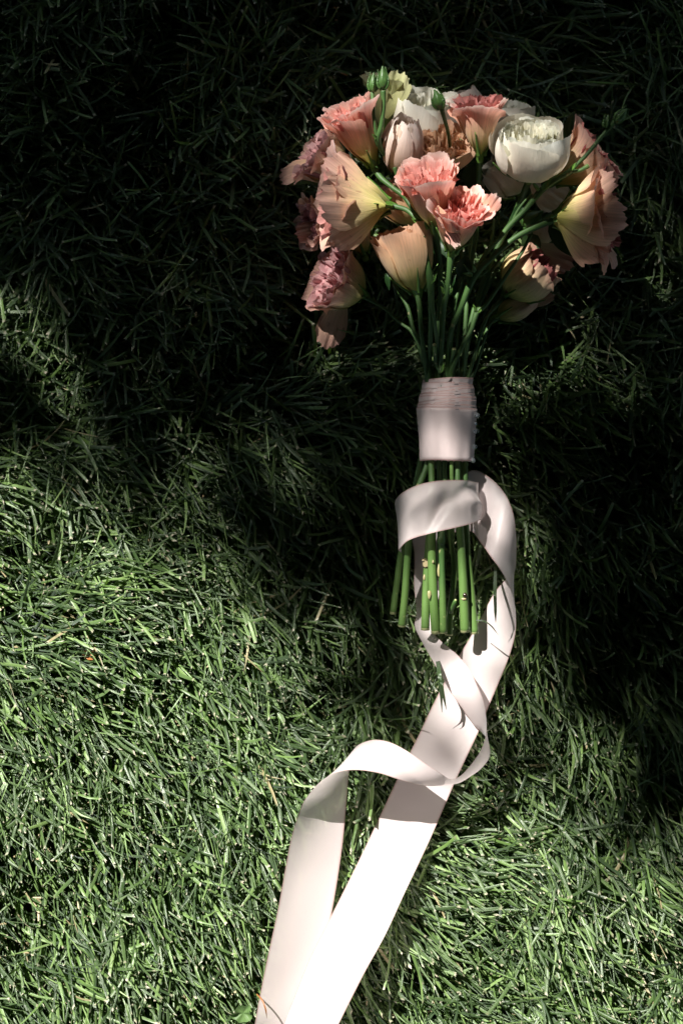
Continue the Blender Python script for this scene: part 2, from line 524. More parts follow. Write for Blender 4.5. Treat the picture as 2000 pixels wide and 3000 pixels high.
def flower(kind, seed, base, mouth, Rpx, om, im, prof=TRUMPET, label=None, outer=5, mids=5, inners=6, ruf=0.14,
           iruf=0.3, roll=0.0, flare=0.12, open_=0.0, mid_mat=None, calyx=True, sheets=(), squash=1.0, inner_h=0.93,
           irad=(0.78, 0.5), freq=1.0, sepals=4):
    r = np.random.default_rng(seed)
    b = P(*base); m = P(*mouth)
    a, Rm, L = frame_of(b, m, roll)
    Rr = Rpx * PX * (H - mouth[2]) / H
    fo = empty(kind, parent=bouquet)
    mat = Matrix([[*Rm[0], 0], [*Rm[1], 0], [*Rm[2], 0], [0, 0, 0, 1]]).to_4x4()
    mat.translation = Vector(a - B0)
    fo.matrix_local = mat
    if label: fo['label'] = label
    ph0 = r.uniform(0, 6.28)
    rose = kind == 'garden_rose'

    def add(nm, g, mt):
        o = link(nm, mesh_np(nm, *g, mat=M[mt]), fo)
        return o
    for i in range(outer):
        sc = 1.0 + 0.05 * ((i * 2) % outer) / outer
        add('petal', petal_geo(r, L, Rr * sc, ph0 + i * 6.283 / outer + r.uniform(-.12, .12), 0.86 * 6.283 / 5 * (5 / outer) ** .5 * r.uniform(.9, 1.05), prof,
                               ruf=ruf * r.uniform(.7, 1.3), flare=flare * r.uniform(.2, 1.6), tilt=open_ + r.uniform(-.03, .05),
                               hgt=r.uniform(.93, 1.04), freq=freq, squash=squash, fringe=0.010 if rose else 0.011, rp=6 if rose else 4.5, lap=.17 if rose else .12, soft=.35), om)
    for i in range(mids):
        add('petal', petal_geo(r, L, Rr * r.uniform(.84, .93), ph0 + .6 + i * 6.283 / mids + r.uniform(-.2, .2), 1.0 * r.uniform(.8, 1.0), prof,
                               ruf=ruf * (.8 if rose else 1.2), flare=flare * r.uniform(-.5, .5), tilt=open_ * .8, hgt=r.uniform(.92, 1.0) * (1 if not rose else .985),
                               freq=freq * 1.2, squash=squash, soft=.7, rp=4.5 if rose else 4.0, fringe=0.015 if rose else 0.018), mid_mat or im)
    for i in range(inners):
        f = i / max(1, inners - 1)
        rad = irad[0] * (1 - f) + irad[1] * f
        add('petal', petal_geo(r, L, Rr * rad * r.uniform(.9, 1.1), ph0 + i * 2.4 + r.uniform(-.3, .3), r.uniform(.8, 1.3), prof,
                               ruf=iruf * (.8 if rose else .55) / max(rad, .35), flare=0.1, tilt=open_ * .5, hgt=inner_h * r.uniform(.94, 1.04) * (1 - .06 * f), freq=freq * (.6 if rose else 1.0),
                               squash=squash, rp=3.2, fringe=.02, nv=16), im)
    inv = np.linalg.inv(Rm)
    for sh in sheets:
        (sb, st, swid, nrm, curl, mt) = sh[:6]
        V, F, UV = loose_sheet(r, P(*sb), P(*st), swid * PX, nrm, curl, v0=sh[7] if len(sh) > 7 else .45, basew=.14 if len(sh) > 7 else .25, ruf=.07 if len(sh) > 7 else .1)
        V = (V - a) @ Rm
        o = link('petal', mesh_np('petal', V, F, UV, M[mt]), fo)
        if len(sh) > 6 and sh[6]: o['label'] = sh[6]
    if calyx:
        cr = Rr * prof[1] * 0.62 + 0.0015
        zc = [-.005, -.003, 0, .004, .009]
        rc = [.0016, .0024, cr * .55, cr * .85, cr * 1.02]
        th = np.linspace(0, 6.283, 16, endpoint=False)
        V = np.stack([np.outer(np.cos(th), rc), np.outer(np.sin(th), rc), np.tile(zc, (16, 1)) + np.array([0, 0, 0, 0, 1])[None] * .0015 * np.cos(th * 5)[:, None]], -1)
        UV = np.stack(np.meshgrid(th / 6.28, np.linspace(0, 1, 5), indexing='ij'), -1).reshape(-1, 2)
        add('calyx', (V.reshape(-1, 3), grid_faces(16, 5, True), UV), 'calyx')
        for i in range(sepals):
            t = i * 6.283 / sepals + r.uniform(-.3, .3)
            n = 9
            s = np.linspace(0, 1, n)
            ln = r.uniform(.010, .019)
            zz = -.001 + s * ln
            k = np.interp(np.clip(zz / L, 0, 1), np.linspace(0, 1.15, len(prof)), prof)
            rad = np.maximum(Rr * k, rc[3] * np.minimum(1, .6 + s)) + .0012 + .004 * np.maximum(0, s - .6) ** 1.3 * r.uniform(.5, 3)
            dr = np.array([math.cos(t), math.sin(t)])
            pts = np.stack([rad * dr[0], rad * dr[1], zz], 1)
            add('sepal', tube(pts, list(np.linspace(.0013, .0003, n)), 5, n=14), 'calyx')
    FL.append((a, m, Rr))
    BLOB.append(((a + m) / 2, Rr * 1.15))
    return fo


UPN = (0, 0, 1)
PI = math.pi
flower('lisianthus', 11, (1092, 482, .085), (1010, 303, .104), 80, 'coral_out', 'coral_in', label='coral pink lisianthus at the upper left, below the two green buds', ruf=.13, flare=.15)
flower('lisianthus', 12, (1140, 603, .088), (950, 582, .100), 122, 'dusk_out', 'dusk_in', prof=TRUMPET, label='large dusty pink trumpet lisianthus facing left with yellow throat',
       sheets=[((1130, 598, .098), (948, 478, .122), 62, (0, .5, 1), .12, 'dusk_out', None, .12), ((1130, 608, .098), (962, 700, .118), 58, (0, -.5, 1), .12, 'dusk_out', None, .12), ((1128, 603, .102), (925, 590, .128), 74, (0, 0, 1), .14, 'dusk_out', None, .12)], ruf=.10, flare=.12, squash=.8, outer=5)
flower('lisianthus', 13, (1015, 515, .055), (905, 442, .064), 74, 'dusk_out', 'lilac_in', prof=BELL, label='ruffled maroon lisianthus at the left edge behind the large trumpet', ruf=.2, iruf=.4, inners=9, irad=(.85, .25), inner_h=1.0,
       sheets=[((930, 480, .06), (812, 517, .045), 34, (0, .3, 1), -.2, 'dusk_out', 'narrow orange petal sticking out to the left')])
flower('lisianthus', 14, (985, 640, .045), (890, 655, .055), 62, 'dusk_out', 'lilac_in', prof=BELL, label='dusty pink lisianthus under the large trumpet, only its ruffled rim showing', ruf=.22, iruf=.4, inners=7,
       sheets=[((960, 668, .05), (868, 690, .05), 34, (0, .2, 1), .2, 'dusk_out')])
flower('lisianthus', 15, (1062, 862, .05), (948, 806, .063), 92, 'dusk_out', 'lilac_in', prof=BELL, label='drooping lilac pink lisianthus at the lower left with a hanging petal', ruf=.16, iruf=.36, inners=11, irad=(.9, .2), inner_h=1.0, freq=1.1,
       sheets=[((1008, 868, .055), (950, 1010, .04), 44, (.3, 0, 1), .25, 'dusk_out', 'pale petal hanging below the drooping flower')])
flower('lisianthus', 16, (1222, 854, .078), (1170, 665, .086), 86, 'peach_out', 'peach_in', prof=BELL, label='tan peach lisianthus cup below the lit coral flowers', ruf=.07, iruf=.2, flare=.02, open_=0)
flower('lisianthus', 17, (1268, 664, .098), (1247, 492, .122), 88, 'coral_out', 'coral_in', label='bright sunlit coral lisianthus in the middle of the bouquet', ruf=.09, iruf=.50, inners=13, irad=(.82, .15), inner_h=.90, flare=.05)
flower('lisianthus', 18, (1322, 735, .098), (1352, 590, .128), 82, 'coral_out', 'coral_in', label='sunlit coral lisianthus with a rolled front petal, just below the middle one', ruf=.09, iruf=.42, inners=11, irad=(.8, .15), inner_h=.90, flare=.10,
       sheets=[((1400, 640, .12), (1458, 572, .125), 26, (-.3, -.4, 1), .1, 'coral_out'), ((1275, 610, .128), (1345, 708, .118), 22, (-.4, -.3, 1), .5, 'coral_out')])
flower('lisianthus', 19, (1404, 453, .085), (1398, 292, .096), 74, 'coral_out', 'maroon_in', label='salmon lisianthus with a dark maroon rim at the top centre', ruf=.12, iruf=.3, inners=9, flare=.14, inner_h=1.06)
flower('lisianthus', 20, (1300, 505, .07), (1302, 398, .090), 66, 'peach_out', 'peach_in', prof=BELL, label='browning peach lisianthus between the maroon rimmed flower and the lit one', ruf=.2, iruf=.32, inners=8,
       sheets=[((1330, 500, .085), (1368, 415, .088), 34, (0, -.2, 1), .2, 'peach_out')])
flower('lisianthus', 21, (1622, 532, .07), (1762, 428, .080), 94, 'dusk_out', 'maroon_in', prof=TRUMPET, label='dusky rose lisianthus at the right edge opening to the upper right', ruf=.10, iruf=.3, squash=.7, flare=.12, outer=5)
flower('lisianthus', 22, (1622, 642, .08), (1798, 628, .092), 124, 'dusk_out', 'maroon_in', prof=TRUMPET, label='wide peach lisianthus trumpet at the right edge with ragged rim',
       sheets=[((1632, 630, .092), (1806, 528, .110), 62, (-.1, .5, 1), .16, 'dusk_out', None, .12), ((1632, 642, .092), (1780, 744, .106), 66, (0, -.4, 1), .14, 'dusk_out', None, .12), ((1630, 636, .096), (1838, 650, .118), 70, (0, 0, 1), .18, 'dusk_out', None, .12)], ruf=.14, iruf=.35, squash=.9, flare=.28, outer=5)
flower('lisianthus', 23, (1483, 862, .05), (1603, 757, .062), 76, 'fade_out', 'maroon_in', prof=BUDP, label='half closed faded lisianthus at the lower right', ruf=.14, iruf=.25, flare=.15,
       sheets=[((1560, 720, .05), (1675, 780, .05), 42, (0, 0, 1), .15, 'fade_out'), ((1590, 720, .045), (1600, 660, .05), 36, (.2, 0, 1), .1, 'fade_out')])
flower('lisianthus', 24, (1456, 930, .045), (1568, 868, .05), 38, 'fade_out', 'fade_out', prof=BUDP, label='slender faded lisianthus bud below the half closed flower', ruf=.12, iruf=.2, flare=.05, mids=3, inners=2,
       sheets=[((1540, 900, .05), (1622, 866, .052), 16, (0, 0, 1), .1, 'fade_out')])
flower('lisianthus', 25, (1066, 745, .05), (1038, 662, .05), 38, 'peach_out', 'maroon_in', prof=BELL, label='small brownish lisianthus hidden between two larger blooms', ruf=.16)
flower('lisianthus', 26, (1222, 660, .052), (1125, 540, .060), 62, 'peach_out', 'coral_in', prof=BELL, label='peach lisianthus mostly hidden behind the curved stem', ruf=.1, flare=.05)
flower('lisianthus', 27, (1122, 385, .055), (1134, 218, .064), 60, 'lime_out', 'lime_out', label='pale lime lisianthus behind the two top buds', sheets=[((1125, 345, .068), (1172, 212, .072), 44, (0, 0, 1), .1, 'lime_out')], ruf=.09, iruf=.2, inners=3, flare=.12)
WH = dict(calyx=True, sepals=3, flare=0.0, irad=(.82, .12), inner_h=.96)
flower('garden_rose', 31, (1548, 518, .088), (1556, 374, .110), 99, 'white_out', 'white_in', prof=BOWL, label='big cream garden rose, a full globe with ruffled heart', outer=5, mids=8, inners=24, ruf=.03, iruf=.07, mid_mat='white_out', roll=.5, **WH)
flower('garden_rose', 32, (1238, 430, .05), (1256, 285, .068), 90, 'white_out', 'white_in', prof=BOWL, label='cream garden rose at the top, left of the maroon rimmed flower', outer=7, mids=6, inners=6, ruf=.05, iruf=.08, mid_mat='white_out', **WH)
flower('garden_rose', 33, (1470, 430, .05), (1492, 300, .062), 74, 'white_out', 'white_in', prof=BOWL, label='cream garden rose peeping out behind the big globe', outer=6, mids=6, inners=5, ruf=.05, iruf=.08, mid_mat='white_out', **WH)
flower('garden_rose', 34, (1168, 510, .076), (1192, 352, .102), 60, 'blush_out', 'blush_in', prof=BUDP, label='blush garden rose between the upper left lisianthus and the lit one', outer=6, mids=5, inners=7, ruf=.04, iruf=.1, **WH)
flower('garden_rose', 35, (1370, 390, .045), (1330, 275, .05), 70, 'blush_out', 'blush_in', prof=GLOBE, label='blush garden rose behind the drooping single bud', outer=6, mids=5, inners=4, ruf=.04, iruf=.1, **WH)
flower('garden_rose', 36, (1520, 560, .045), (1440, 470, .055), 60, 'white_out', 'white_in', prof=GLOBE, label='cream garden rose hidden under the big globe', outer=5, mids=3, inners=3, ruf=.05, iruf=.08,
       sheets=[((1555, 520, .06), (1650, 600, .055), 52, (0, 0, 1), .1, 'white_out', 'shaded cream petal folded under the big rose')], **WH)


# ---- buds, leaves
def bud(base, tip, rpx, seed, label=None):
    r = np.random.default_rng(seed)
    b = P(*base); m = P(*tip)
    a, Rm, L = frame_of(b, m)
    Rr = rpx * PX
    bo = empty('flower_bud', parent=bouquet)
    mat = Matrix([[*Rm[0], 0], [*Rm[1], 0], [*Rm[2], 0], [0, 0, 0, 1]])
    mat.translation = Vector(a - B0)
    bo.matrix_local = mat
    if label: bo['label'] = label
    s = np.linspace(0, 1, 14)
    pr = np.interp(s, [0, .12, .35, .6, .8, 1], [.25, .75, 1, .8, .4, .06]) * Rr
    th = np.linspace(0, 6.283, 15, endpoint=False)
    rr = pr[None, :] * (1 + .07 * np.cos(5 * th + 2 * 1)[:, None] * np.sin(s * 3.14)[None, :])
    tw = th[:, None] + s[None, :] * .8
    V = np.stack([rr * np.cos(tw), rr * np.sin(tw), np.tile(s * L, (15, 1))], -1)
    UV = np.stack(np.meshgrid(th / 6.28, s, indexing='ij'), -1).reshape(-1, 2)
    link('bud_body', mesh_np('bud_body', V.reshape(-1, 3), grid_faces(15, 14, True), UV, M['bud']), bo)
    for i in range(4):
        t = i * 1.57 + r.uniform(0, 1)
        s2 = np.linspace(0, 1, 8)
        rad = np.interp(s2 * .95, s, pr) + .0006 + .0045 * np.maximum(0, s2 - .65) ** 1.2 * r.uniform(.3, 2)
        pts = np.stack([rad * math.cos(t), rad * math.sin(t), s2 * L * r.uniform(.8, 1.1)], 1)
        link('sepal', mesh_np('sepal', *tube(pts, list(np.linspace(.0009, .0002, 8)), 5, n=12), mat=M['bud']), bo)
    return bo


bud((1122, 262, .112), (1120, 192, .115), 16, 1, 'fat green bud at the very top of the bouquet')
bud((1090, 268, .108), (1094, 212, .11), 12, 2, 'slim green bud beside the fat one')
bud((1292, 318, .115), (1272, 262, .12), 17, 3, 'nodding green bud in front of the cream roses')
bud((1800, 356, .10), (1836, 318, .102), 17, 4, 'yellow green bud at the far right on its long stem')
bud((1772, 372, .098), (1780, 335, .10), 8, 5)
bud((1315, 862, .085), (1311, 815, .088), 9, 6, 'small yellowish bud on the stem below the sunlit flower')
bud((1414, 800, .075), (1428, 790, .076), 7, 7)
bud((1530, 662, .06), (1590, 618, .065), 26, 8, 'shaded green bud under the wide trumpet')


def leaf(base, tip, wpx, normal=(0, 0, 1), curl=.1, mat='leaf', pointy=1.0, label=None):
    b = P(*base); t = P(*tip)
    d = t - b; L = np.linalg.norm(d); d /= L
    n = np.asarray(normal, float); n -= d * n.dot(d); n /= np.linalg.norm(n)
    s = np.cross(d, n)
    u = np.linspace(-1, 1, 9)[:, None]; v = np.linspace(0, 1, 16)[None, :]
    wv = wpx * PX * .5 * (np.sin(v ** .75 * PI) ** (.75 if pointy < .6 else 1.05) + .02)
    off = curl * L * (v - v * v) * 1.5 + .35 * np.abs(u) * wv + .02 * L * np.sin(9 * v + 2 * u)
    V = b + d * (v * L + 0 * u)[..., None] + s * (u * wv)[..., None] + n * off[..., None]
    UV = np.stack([(u + 1) / 2 + 0 * v, v + 0 * u], -1)
    o = link('leaf', mesh_np('leaf', V.reshape(-1, 3) - B0, grid_faces(9, 16), UV.reshape(-1, 2), M[mat]), bouquet)
    if label: o['label'] = label
    return o


leaf((1606, 650, .06), (1760, 765, .055), 95, pointy=.5, label='dark rounded leaf below the wide trumpet')
leaf((1495, 658, .085), (1560, 567, .085), 34)
leaf((1584, 548, .09), (1646, 452, .09), 28)
leaf((1652, 410, .06), (1680, 325, .07), 30)
leaf((1345, 812, .07), (1368, 745, .07), 46, normal=(.3, 0, 1))
leaf((1328, 870, .08), (1337, 800, .082), 18)
leaf((1120, 770, .05), (1100, 722, .05), 48, pointy=.5)
leaf((1470, 560, .05), (1500, 500, .06), 60)
leaf((1575, 690, .055), (1530, 740, .05), 60)
leaf((1180, 470, .05), (1090, 420, .045), 60)
leaf((1450, 640, .05), (1420, 540, .05), 55)
leaf((1390, 480, .055), (1375, 560, .05), 60)
leaf((1290, 700, .05), (1270, 800, .05), 70)
leaf((1130, 800, .08), (1140, 852, .078), 14)

for (x, y, z, tx, ty, w_) in ((1232, 652, .098, 1262, 618, 11), (1226, 656, .098, 1204, 640, 9), (1388, 808, .086, 1352, 800, 12), (1392, 804, .086, 1384, 770, 10), (1183, 573, .096, 1198, 540, 9), (1106, 408, .103, 1088, 392, 8),
                            (1306, 866, .085, 1290, 838, 11), (1309, 866, .085, 1326, 842, 10), (1396, 917, .074, 1384, 890, 9), (1398, 917, .074, 1420, 892, 8), (1582, 560, .098, 1618, 520, 14), (1578, 562, .098, 1556, 530, 12), (1291, 1092, .078, 1300, 1062, 8),
                            (1665, 503, .101, 1688, 474, 10), (1622, 640, .085, 1650, 585, 12), (1618, 648, .085, 1668, 640, 10), (1262, 832, .09, 1280, 800, 9)):
    leaf((x, y, z), (tx, ty, z + .004), w_, mat='calyx', curl=.2)


# ---- stems: (upper points px,py,z,r_mm) ... then through the wrap to a lower end
def stem(pts, mat='stem', label=None):
    pts = [(min(max(x, 1252), 1366), y, min(max(z, .048), .064), r) if 1096 < y < 1356 else (max(x, 1245), y, min(z, .068), r) if 1030 < y <= 1096 else (x, y, z, r) for x, y, z, r in pts]
    p = np.array([P(x, y, z) for x, y, z, r in pts]) - B0
    V, F, UV = tube(p, [r * (.84 if y < 1100 else 1.08 if y > 1400 else 1) / 1000 for x, y, z, r in pts], 10, n=max(24, len(pts) * 8))
    o = link('stem', mesh_np('stem', V, F, UV, M[mat]), bouquet)
    if label: o['label'] = label
    return o


# lower ends
lo = {
 'a': [(1245, 1230, .055, 1.7), (1240, 1350, .06, 1.8), (1222, 1440, .062, 2.0), (1200, 1560, .058, 2.1), (1192, 1650, .052, 2.15), (1185, 1750, .048, 2.2), (1176, 1836, .045, 2.25)],
 'b': [(1242, 1230, .045, 1.6), (1225, 1380, .045, 1.8), (1190, 1540, .04, 1.9), (1170, 1650, .036, 2.0), (1150, 1800, .034, 2.0)],
 'c': [(1262, 1230, .05, 1.6), (1262, 1350, .05, 1.7), (1264, 1480, .05, 1.9), (1254, 1600, .052, 2.0), (1248, 1720, .05, 2.4), (1245, 1846, .048, 2.6)],
 'd': [(1260, 1230, .06, 1.8), (1262, 1350, .066, 1.9), (1266, 1480, .066, 2.1), (1264, 1600, .062, 2.5), (1268, 1730, .058, 2.7), (1276, 1856, .054, 2.8)],
 'e': [(1300, 1480, .062, 1.0), (1294, 1560, .066, 1.8), (1292, 1585, .066, 2.4), (1293, 1605, .064, 1.9), (1295, 1720, .060, 2.0), (1298, 1855, .056, 2.2)],
 'f': [(1302, 1230, .055, 1.6), (1302, 1380, .055, 1.6), (1310, 1520, .05, 1.7), (1330, 1660, .048, 1.7), (1318, 1790, .048, 1.9), (1314, 1861, .046, 2.4)],
 'g': [(1335, 1230, .062, 1.7), (1338, 1350, .066, 1.8), (1342, 1480, .066, 2.0), (1350, 1600, .062, 2.4), (1357, 1730, .058, 2.7), (1361, 1852, .054, 2.8)],
 'h': [(1358, 1230, .058, 1.6), (1362, 1350, .06, 1.7), (1362, 1480, .058, 1.9), (1369, 1620, .056, 2.0), (1380, 1740, .052, 2.3), (1389, 1857, .050, 2.5)],
 'i': [(1318, 1230, .068, 1.4), (1322, 1370, .068, 1.3), (1325, 1500, .058, 1.4), (1322, 1620, .045, 1.5)],
 'j': [(1280, 1230, .045, 1.6), (1285, 1370, .045, 1.6), (1290, 1500, .04, 1.7), (1285, 1700, .036, 1.8)],
 'k': [(1350, 1230, .045, 1.5), (1352, 1370, .045, 1.6), (1350, 1500, .04, 1.7), (1345, 1700, .036, 1.8)],
}
stem([(1092, 480, .085, 2.0), (1112, 518, .088, 2.2), (1150, 550, .092, 1.9), (1183, 575, .095, 2.1), (1208, 612, .097, 1.9), (1229, 650, .097, 2.3), (1243, 730, .094, 1.9), (1260, 830, .088, 2.7),
      (1262, 930, .082, 2.0), (1258, 1050, .075, 1.9), (1256, 1120, .068, 2.0)] + lo['d'], label='thick stem curving across the centre of the bouquet')
stem([(1140, 603, .088, 2.6), (1160, 606, .090, 2.1), (1190, 615, .092, 1.9), (1212, 634, .095, 1.8), (1229, 655, .096, 1.9)])
stem([(1155, 490, .10, 1.6), (1166, 525, .098, 1.5), (1175, 552, .097, 1.4), (1190, 580, .096, 1.8)])
stem([(1122, 265, .112, 2.0), (1123, 310, .110, 1.6), (1116, 370, .106, 1.8), (1106, 408, .102, 2.5), (1118, 440, .096, 1.9), (1142, 470, .088, 1.8), (1157, 492, .082, 2.0)])
stem([(1090, 270, .108, 1.5), (1093, 330, .108, 1.3), (1099, 380, .105, 1.3), (1106, 408, .102, 1.6)])
stem([(1110, 400, .09, 1.4), (1128, 430, .08, 1.9), (1155, 480, .075, 2.0), (1180, 540, .07, 2.0)])
stem([(1292, 316, .113, 2.0), (1300, 345, .11, 1.5), (1311, 385, .098, 1.4), (1318, 430, .08, 1.4)])
stem([(1222, 856, .078, 2.5), (1228, 900, .078, 1.9), (1234, 980, .075, 1.7), (1240, 1060, .068, 1.7), (1243, 1130, .062, 1.7)] + lo['a'])
stem([(1322, 733, .096, 3.2), (1316, 790, .092, 2.2), (1308, 860, .086, 1.8), (1297, 908, .08, 2.4), (1294, 1000, .074, 1.7), (1288, 1100, .068, 1.6)] + lo['j'])
stem([(1622, 642, .08, 3.0), (1560, 668, .084, 2.6), (1500, 702, .086, 2.1), (1440, 755, .086, 2.0), (1388, 810, .085, 2.8), (1350, 900, .08, 2.1), (1321, 968, .076, 1.9), (1311, 1040, .072, 1.8), (1310, 1120, .068, 1.8)] + lo['f'])
stem([(1800, 356, .098, 1.9), (1766, 394, .096, 1.5), (1720, 450, .098, 1.5), (1690, 480, .099, 1.5), (1665, 504, .10, 2.1), (1620, 532, .098, 1.8), (1582, 560, .097, 2.5), (1540, 612, .094, 1.8), (1495, 658, .09, 2.3),
      (1460, 700, .088, 1.6), (1420, 745, .086, 1.5), (1390, 804, .085, 1.7)])
stem([(1665, 502, .10, 1.6), (1695, 500, .10, 1.4), (1722, 486, .099, 1.8)])
stem([(1554, 688, .078, 1.2), (1527, 740, .078, 1.3), (1490, 795, .077, 1.4), (1448, 856, .075, 1.5), (1420, 895, .074, 1.6), (1396, 917, .073, 2.2), (1378, 970, .072, 1.7), (1355, 1010, .071, 1.7), (1328, 1070, .07, 1.7), (1318, 1105, .069, 2.6), (1322, 1150, .065, 1.7)] + lo['i'])
stem([(1460, 761, .075, 1.0), (1435, 800, .075, 1.1), (1416, 850, .074, 1.2), (1400, 890, .073, 1.3), (1392, 914, .073, 1.4)])
stem([(1483, 862, .05, 2.2), (1455, 893, .055, 1.6), (1425, 930, .06, 1.4), (1400, 1000, .062, 1.4), (1378, 1080, .062, 1.4), (1365, 1140, .06, 1.5)] + lo['h'])
stem([(1456, 930, .045, 2.0), (1432, 952, .05, 1.4), (1412, 1010, .055, 1.3), (1392, 1080, .055, 1.3), (1378, 1140, .055, 1.4)] + lo['k'])
stem([(1060, 865, .05, 2.2), (1120, 900, .05, 1.2), (1170, 945, .052, 1.2), (1208, 976, .055, 1.3), (1225, 1060, .056, 1.4), (1238, 1130, .05, 1.5)] + lo['b'])
stem([(1138, 796, .06, 1.2), (1165, 850, .065, 1.3), (1194, 901, .068, 1.5), (1212, 970, .07, 1.5), (1228, 1040, .068, 1.5), (1245, 1120, .06, 1.6)] + lo['c'])
stem([(1302, 505, .07, 2.0), (1340, 620, .05, 1.8), (1350, 760, .048, 1.8), (1345, 900, .05, 1.8), (1340, 1050, .056, 1.8), (1338, 1130, .06, 1.8)] + lo['g'])
for q in ([(1404, 455, .08, 2.4), (1400, 560, .06, 1.8), (1395, 680, .055, 1.7), (1372, 820, .055, 1.7), (1362, 960, .056, 1.7), (1355, 1080, .056, 1.7), (1350, 1180, .055, 1.6)],
          [(1548, 530, .08, 2.6), (1500, 640, .06, 2.0), (1440, 760, .055, 2.0), (1390, 900, .055, 1.9), (1365, 1010, .055, 1.9), (1345, 1130, .055, 1.9)],
          [(1170, 700, .05, 1.4), (1180, 850, .05, 1.4), (1215, 980, .052, 1.4), (1250, 1100, .055, 1.5), (1260, 1180, .055, 1.5)],
          [(1268, 664, .095, 2.6), (1285, 740, .075, 1.9), (1288, 860, .065, 1.8), (1280, 980, .062, 1.8), (1276, 1090, .062, 1.8), (1275, 1180, .06, 1.8)],
          [(1262, 832, .088, 1.2), (1270, 930, .084, 1.5), (1286, 1040, .08, 1.7), (1291, 1090, .077, 2.0)],
          [(1318, 1105, .07, 1.5), (1321, 1060, .072, 1.3), (1329, 1022, .074, 1.6)],
          [(1291, 1092, .077, 1.8), (1276, 1060, .078, 1.7), (1271, 1010, .079, 1.5)],
          [(1450, 800, .055, 1.2), (1400, 900, .055, 1.4), (1372, 1000, .052, 1.5), (1355, 1100, .05, 1.5)],
          [(1385, 640, .06, 1.3), (1370, 760, .06, 1.4), (1330, 900, .06, 1.5), (1315, 1080, .06, 1.5)]):
    stem(q)
stem(lo['e'], label='short sawn off stem with a split knob at its top')
# extra small twigs off the nodes
for q in ([(1388, 806, .085, 1.1), (1405, 808, .08, .9), (1416, 800, .077, .7)], [(1388, 806, .085, 1.0), (1370, 790, .088, .7), (1358, 775, .09, .3)],
          [(1229, 652, .097, .8), (1222, 640, .10, .6), (1225, 628, .103, .3)], [(1308, 862, .086, .7), (1298, 830, .09, .5), (1290, 822, .09, .2)],
          [(1496, 656, .09, 1.0), (1520, 610, .092, .9), (1556, 566, .094, .4)], [(1318, 1795, .05, 1.2), (1330, 1768, .056, 1.5), (1334, 1757, .058, .8)]):
    p = np.array([P(x, y, z) for x, y, z, r in q]) - B0
    link('twig', mesh_np('twig', *tube(p, [r / 1000 for *_, r in q], 7, n=18), mat=M['stem']), bouquet)
# thorn and scars on the lower ends


def knob(px, py, z, sx, sy, sz, mat, name, seed=0):
    r = np.random.default_rng(seed)
    th = np.linspace(0, 6.283, 10, endpoint=False)[:, None]
    fi = np.linspace(-1.5, 1.5, 7)[None, :]
    k = 1 + .15 * np.sin(3 * th + 2 * fi + seed)
    V = np.stack([np.cos(th) * np.cos(fi) * sx * k, np.sin(th) * np.cos(fi) * sy * k, np.sin(fi) * sz + 0 * th], -1).reshape(-1, 3) + P(px, py, z) - B0
    UV = np.zeros((len(V), 2))
    return link(name, mesh_np(name, V, grid_faces(10, 7, True), UV, M[mat]), bouquet)


for k, (x, y, z, sx, sy) in enumerate(((1257, 1742, .0605, .0013, .0030), (1271, 1697, .0605, .0008, .0013), (1268, 1646, .0635, .0007, .0012), (1242, 1692, .0525, .0008, .0020), (1284, 1672, .0625, .0008, .0045), (1360, 1813, .0568, .0005, .0012), (1358, 1755, .0600, .0017, .0009))):
    knob(x, y, z, sx, sy, .0007, 'scar', 'stem_scar', k)
knob(1361, 1743, .0610, .0015, .0015, .0011, 'dark_bud', 'stem_eye', 3)
p = np.array([P(1250, 1655, .052), P(1243, 1642, .054), P(1236, 1642, .056)]) - B0
link('thorn', mesh_np('thorn', *tube(p, [.0030, .0016, .0002], 8, n=12), mat=M['scar']), bouquet)

# ---- the satin wrap round the stems: overlapping layers, the last one long
WZ = .058


def wrap_layer(y0, y1, grow, tilt0, tilt1, k):
    nth, ny = 72, 14 if y1 - y0 > 60 else 5
    th = np.linspace(0, 2 * PI, nth, endpoint=False)[:, None]
    t = np.linspace(0, 1, ny)[None, :]
    py = y0 + (y1 - y0) * t
    # half width in px along the handle, traced from its two sides
    xl = np.interp(py, [1108, 1130, 1170, 1200, 1240, 1290, 1352], [1238, 1237, 1231, 1229, 1232, 1237, 1238])
    xr = np.interp(py, [1108, 1130, 1170, 1200, 1240, 1290, 1352], [1384, 1382, 1386, 1385, 1382, 1379, 1376])
    k0 = PX * (H - WZ) / H
    cx = ((xl + xr) / 2 - 1000) * k0
    hw = (xr - xl) / 2 * k0 + grow
    hd = hw * .80
    crease = 1 + .035 * np.sin(5 * th + .8 + t * .3) + .026 * np.sin(8 * th + 2.0 + t * .8) + .012 * np.sin(13 * th - t)
    dy = (tilt0 * (1 - t) + tilt1 * t) * np.cos(th) * PX + .0002 * np.sin(3 * th + k)
    X = cx + hw * np.cos(th) * (1 + (crease - 1) * .4)
    Z = WZ + hd * np.sin(th) * crease
    Y = (1500 - py) * k0 + 0 * th - dy
    V = np.stack([X, Y, Z], -1).reshape(-1, 3) - B0
    wu = np.stack([t + 0 * th, th * .017 + k * .03 + 0 * t], -1)
    if y1 - y0 < 60:
        wu[..., 0] = wu[..., 0] * .11
    o = link('wrap_layer', mesh_np('wrap_layer', V, grid_faces(nth, ny, True), wu.reshape(-1, 2), M['satin']), bouquet)
    s = o.modifiers.new('thickness', 'SOLIDIFY'); s.thickness = .0003; s.offset = -1
    return o


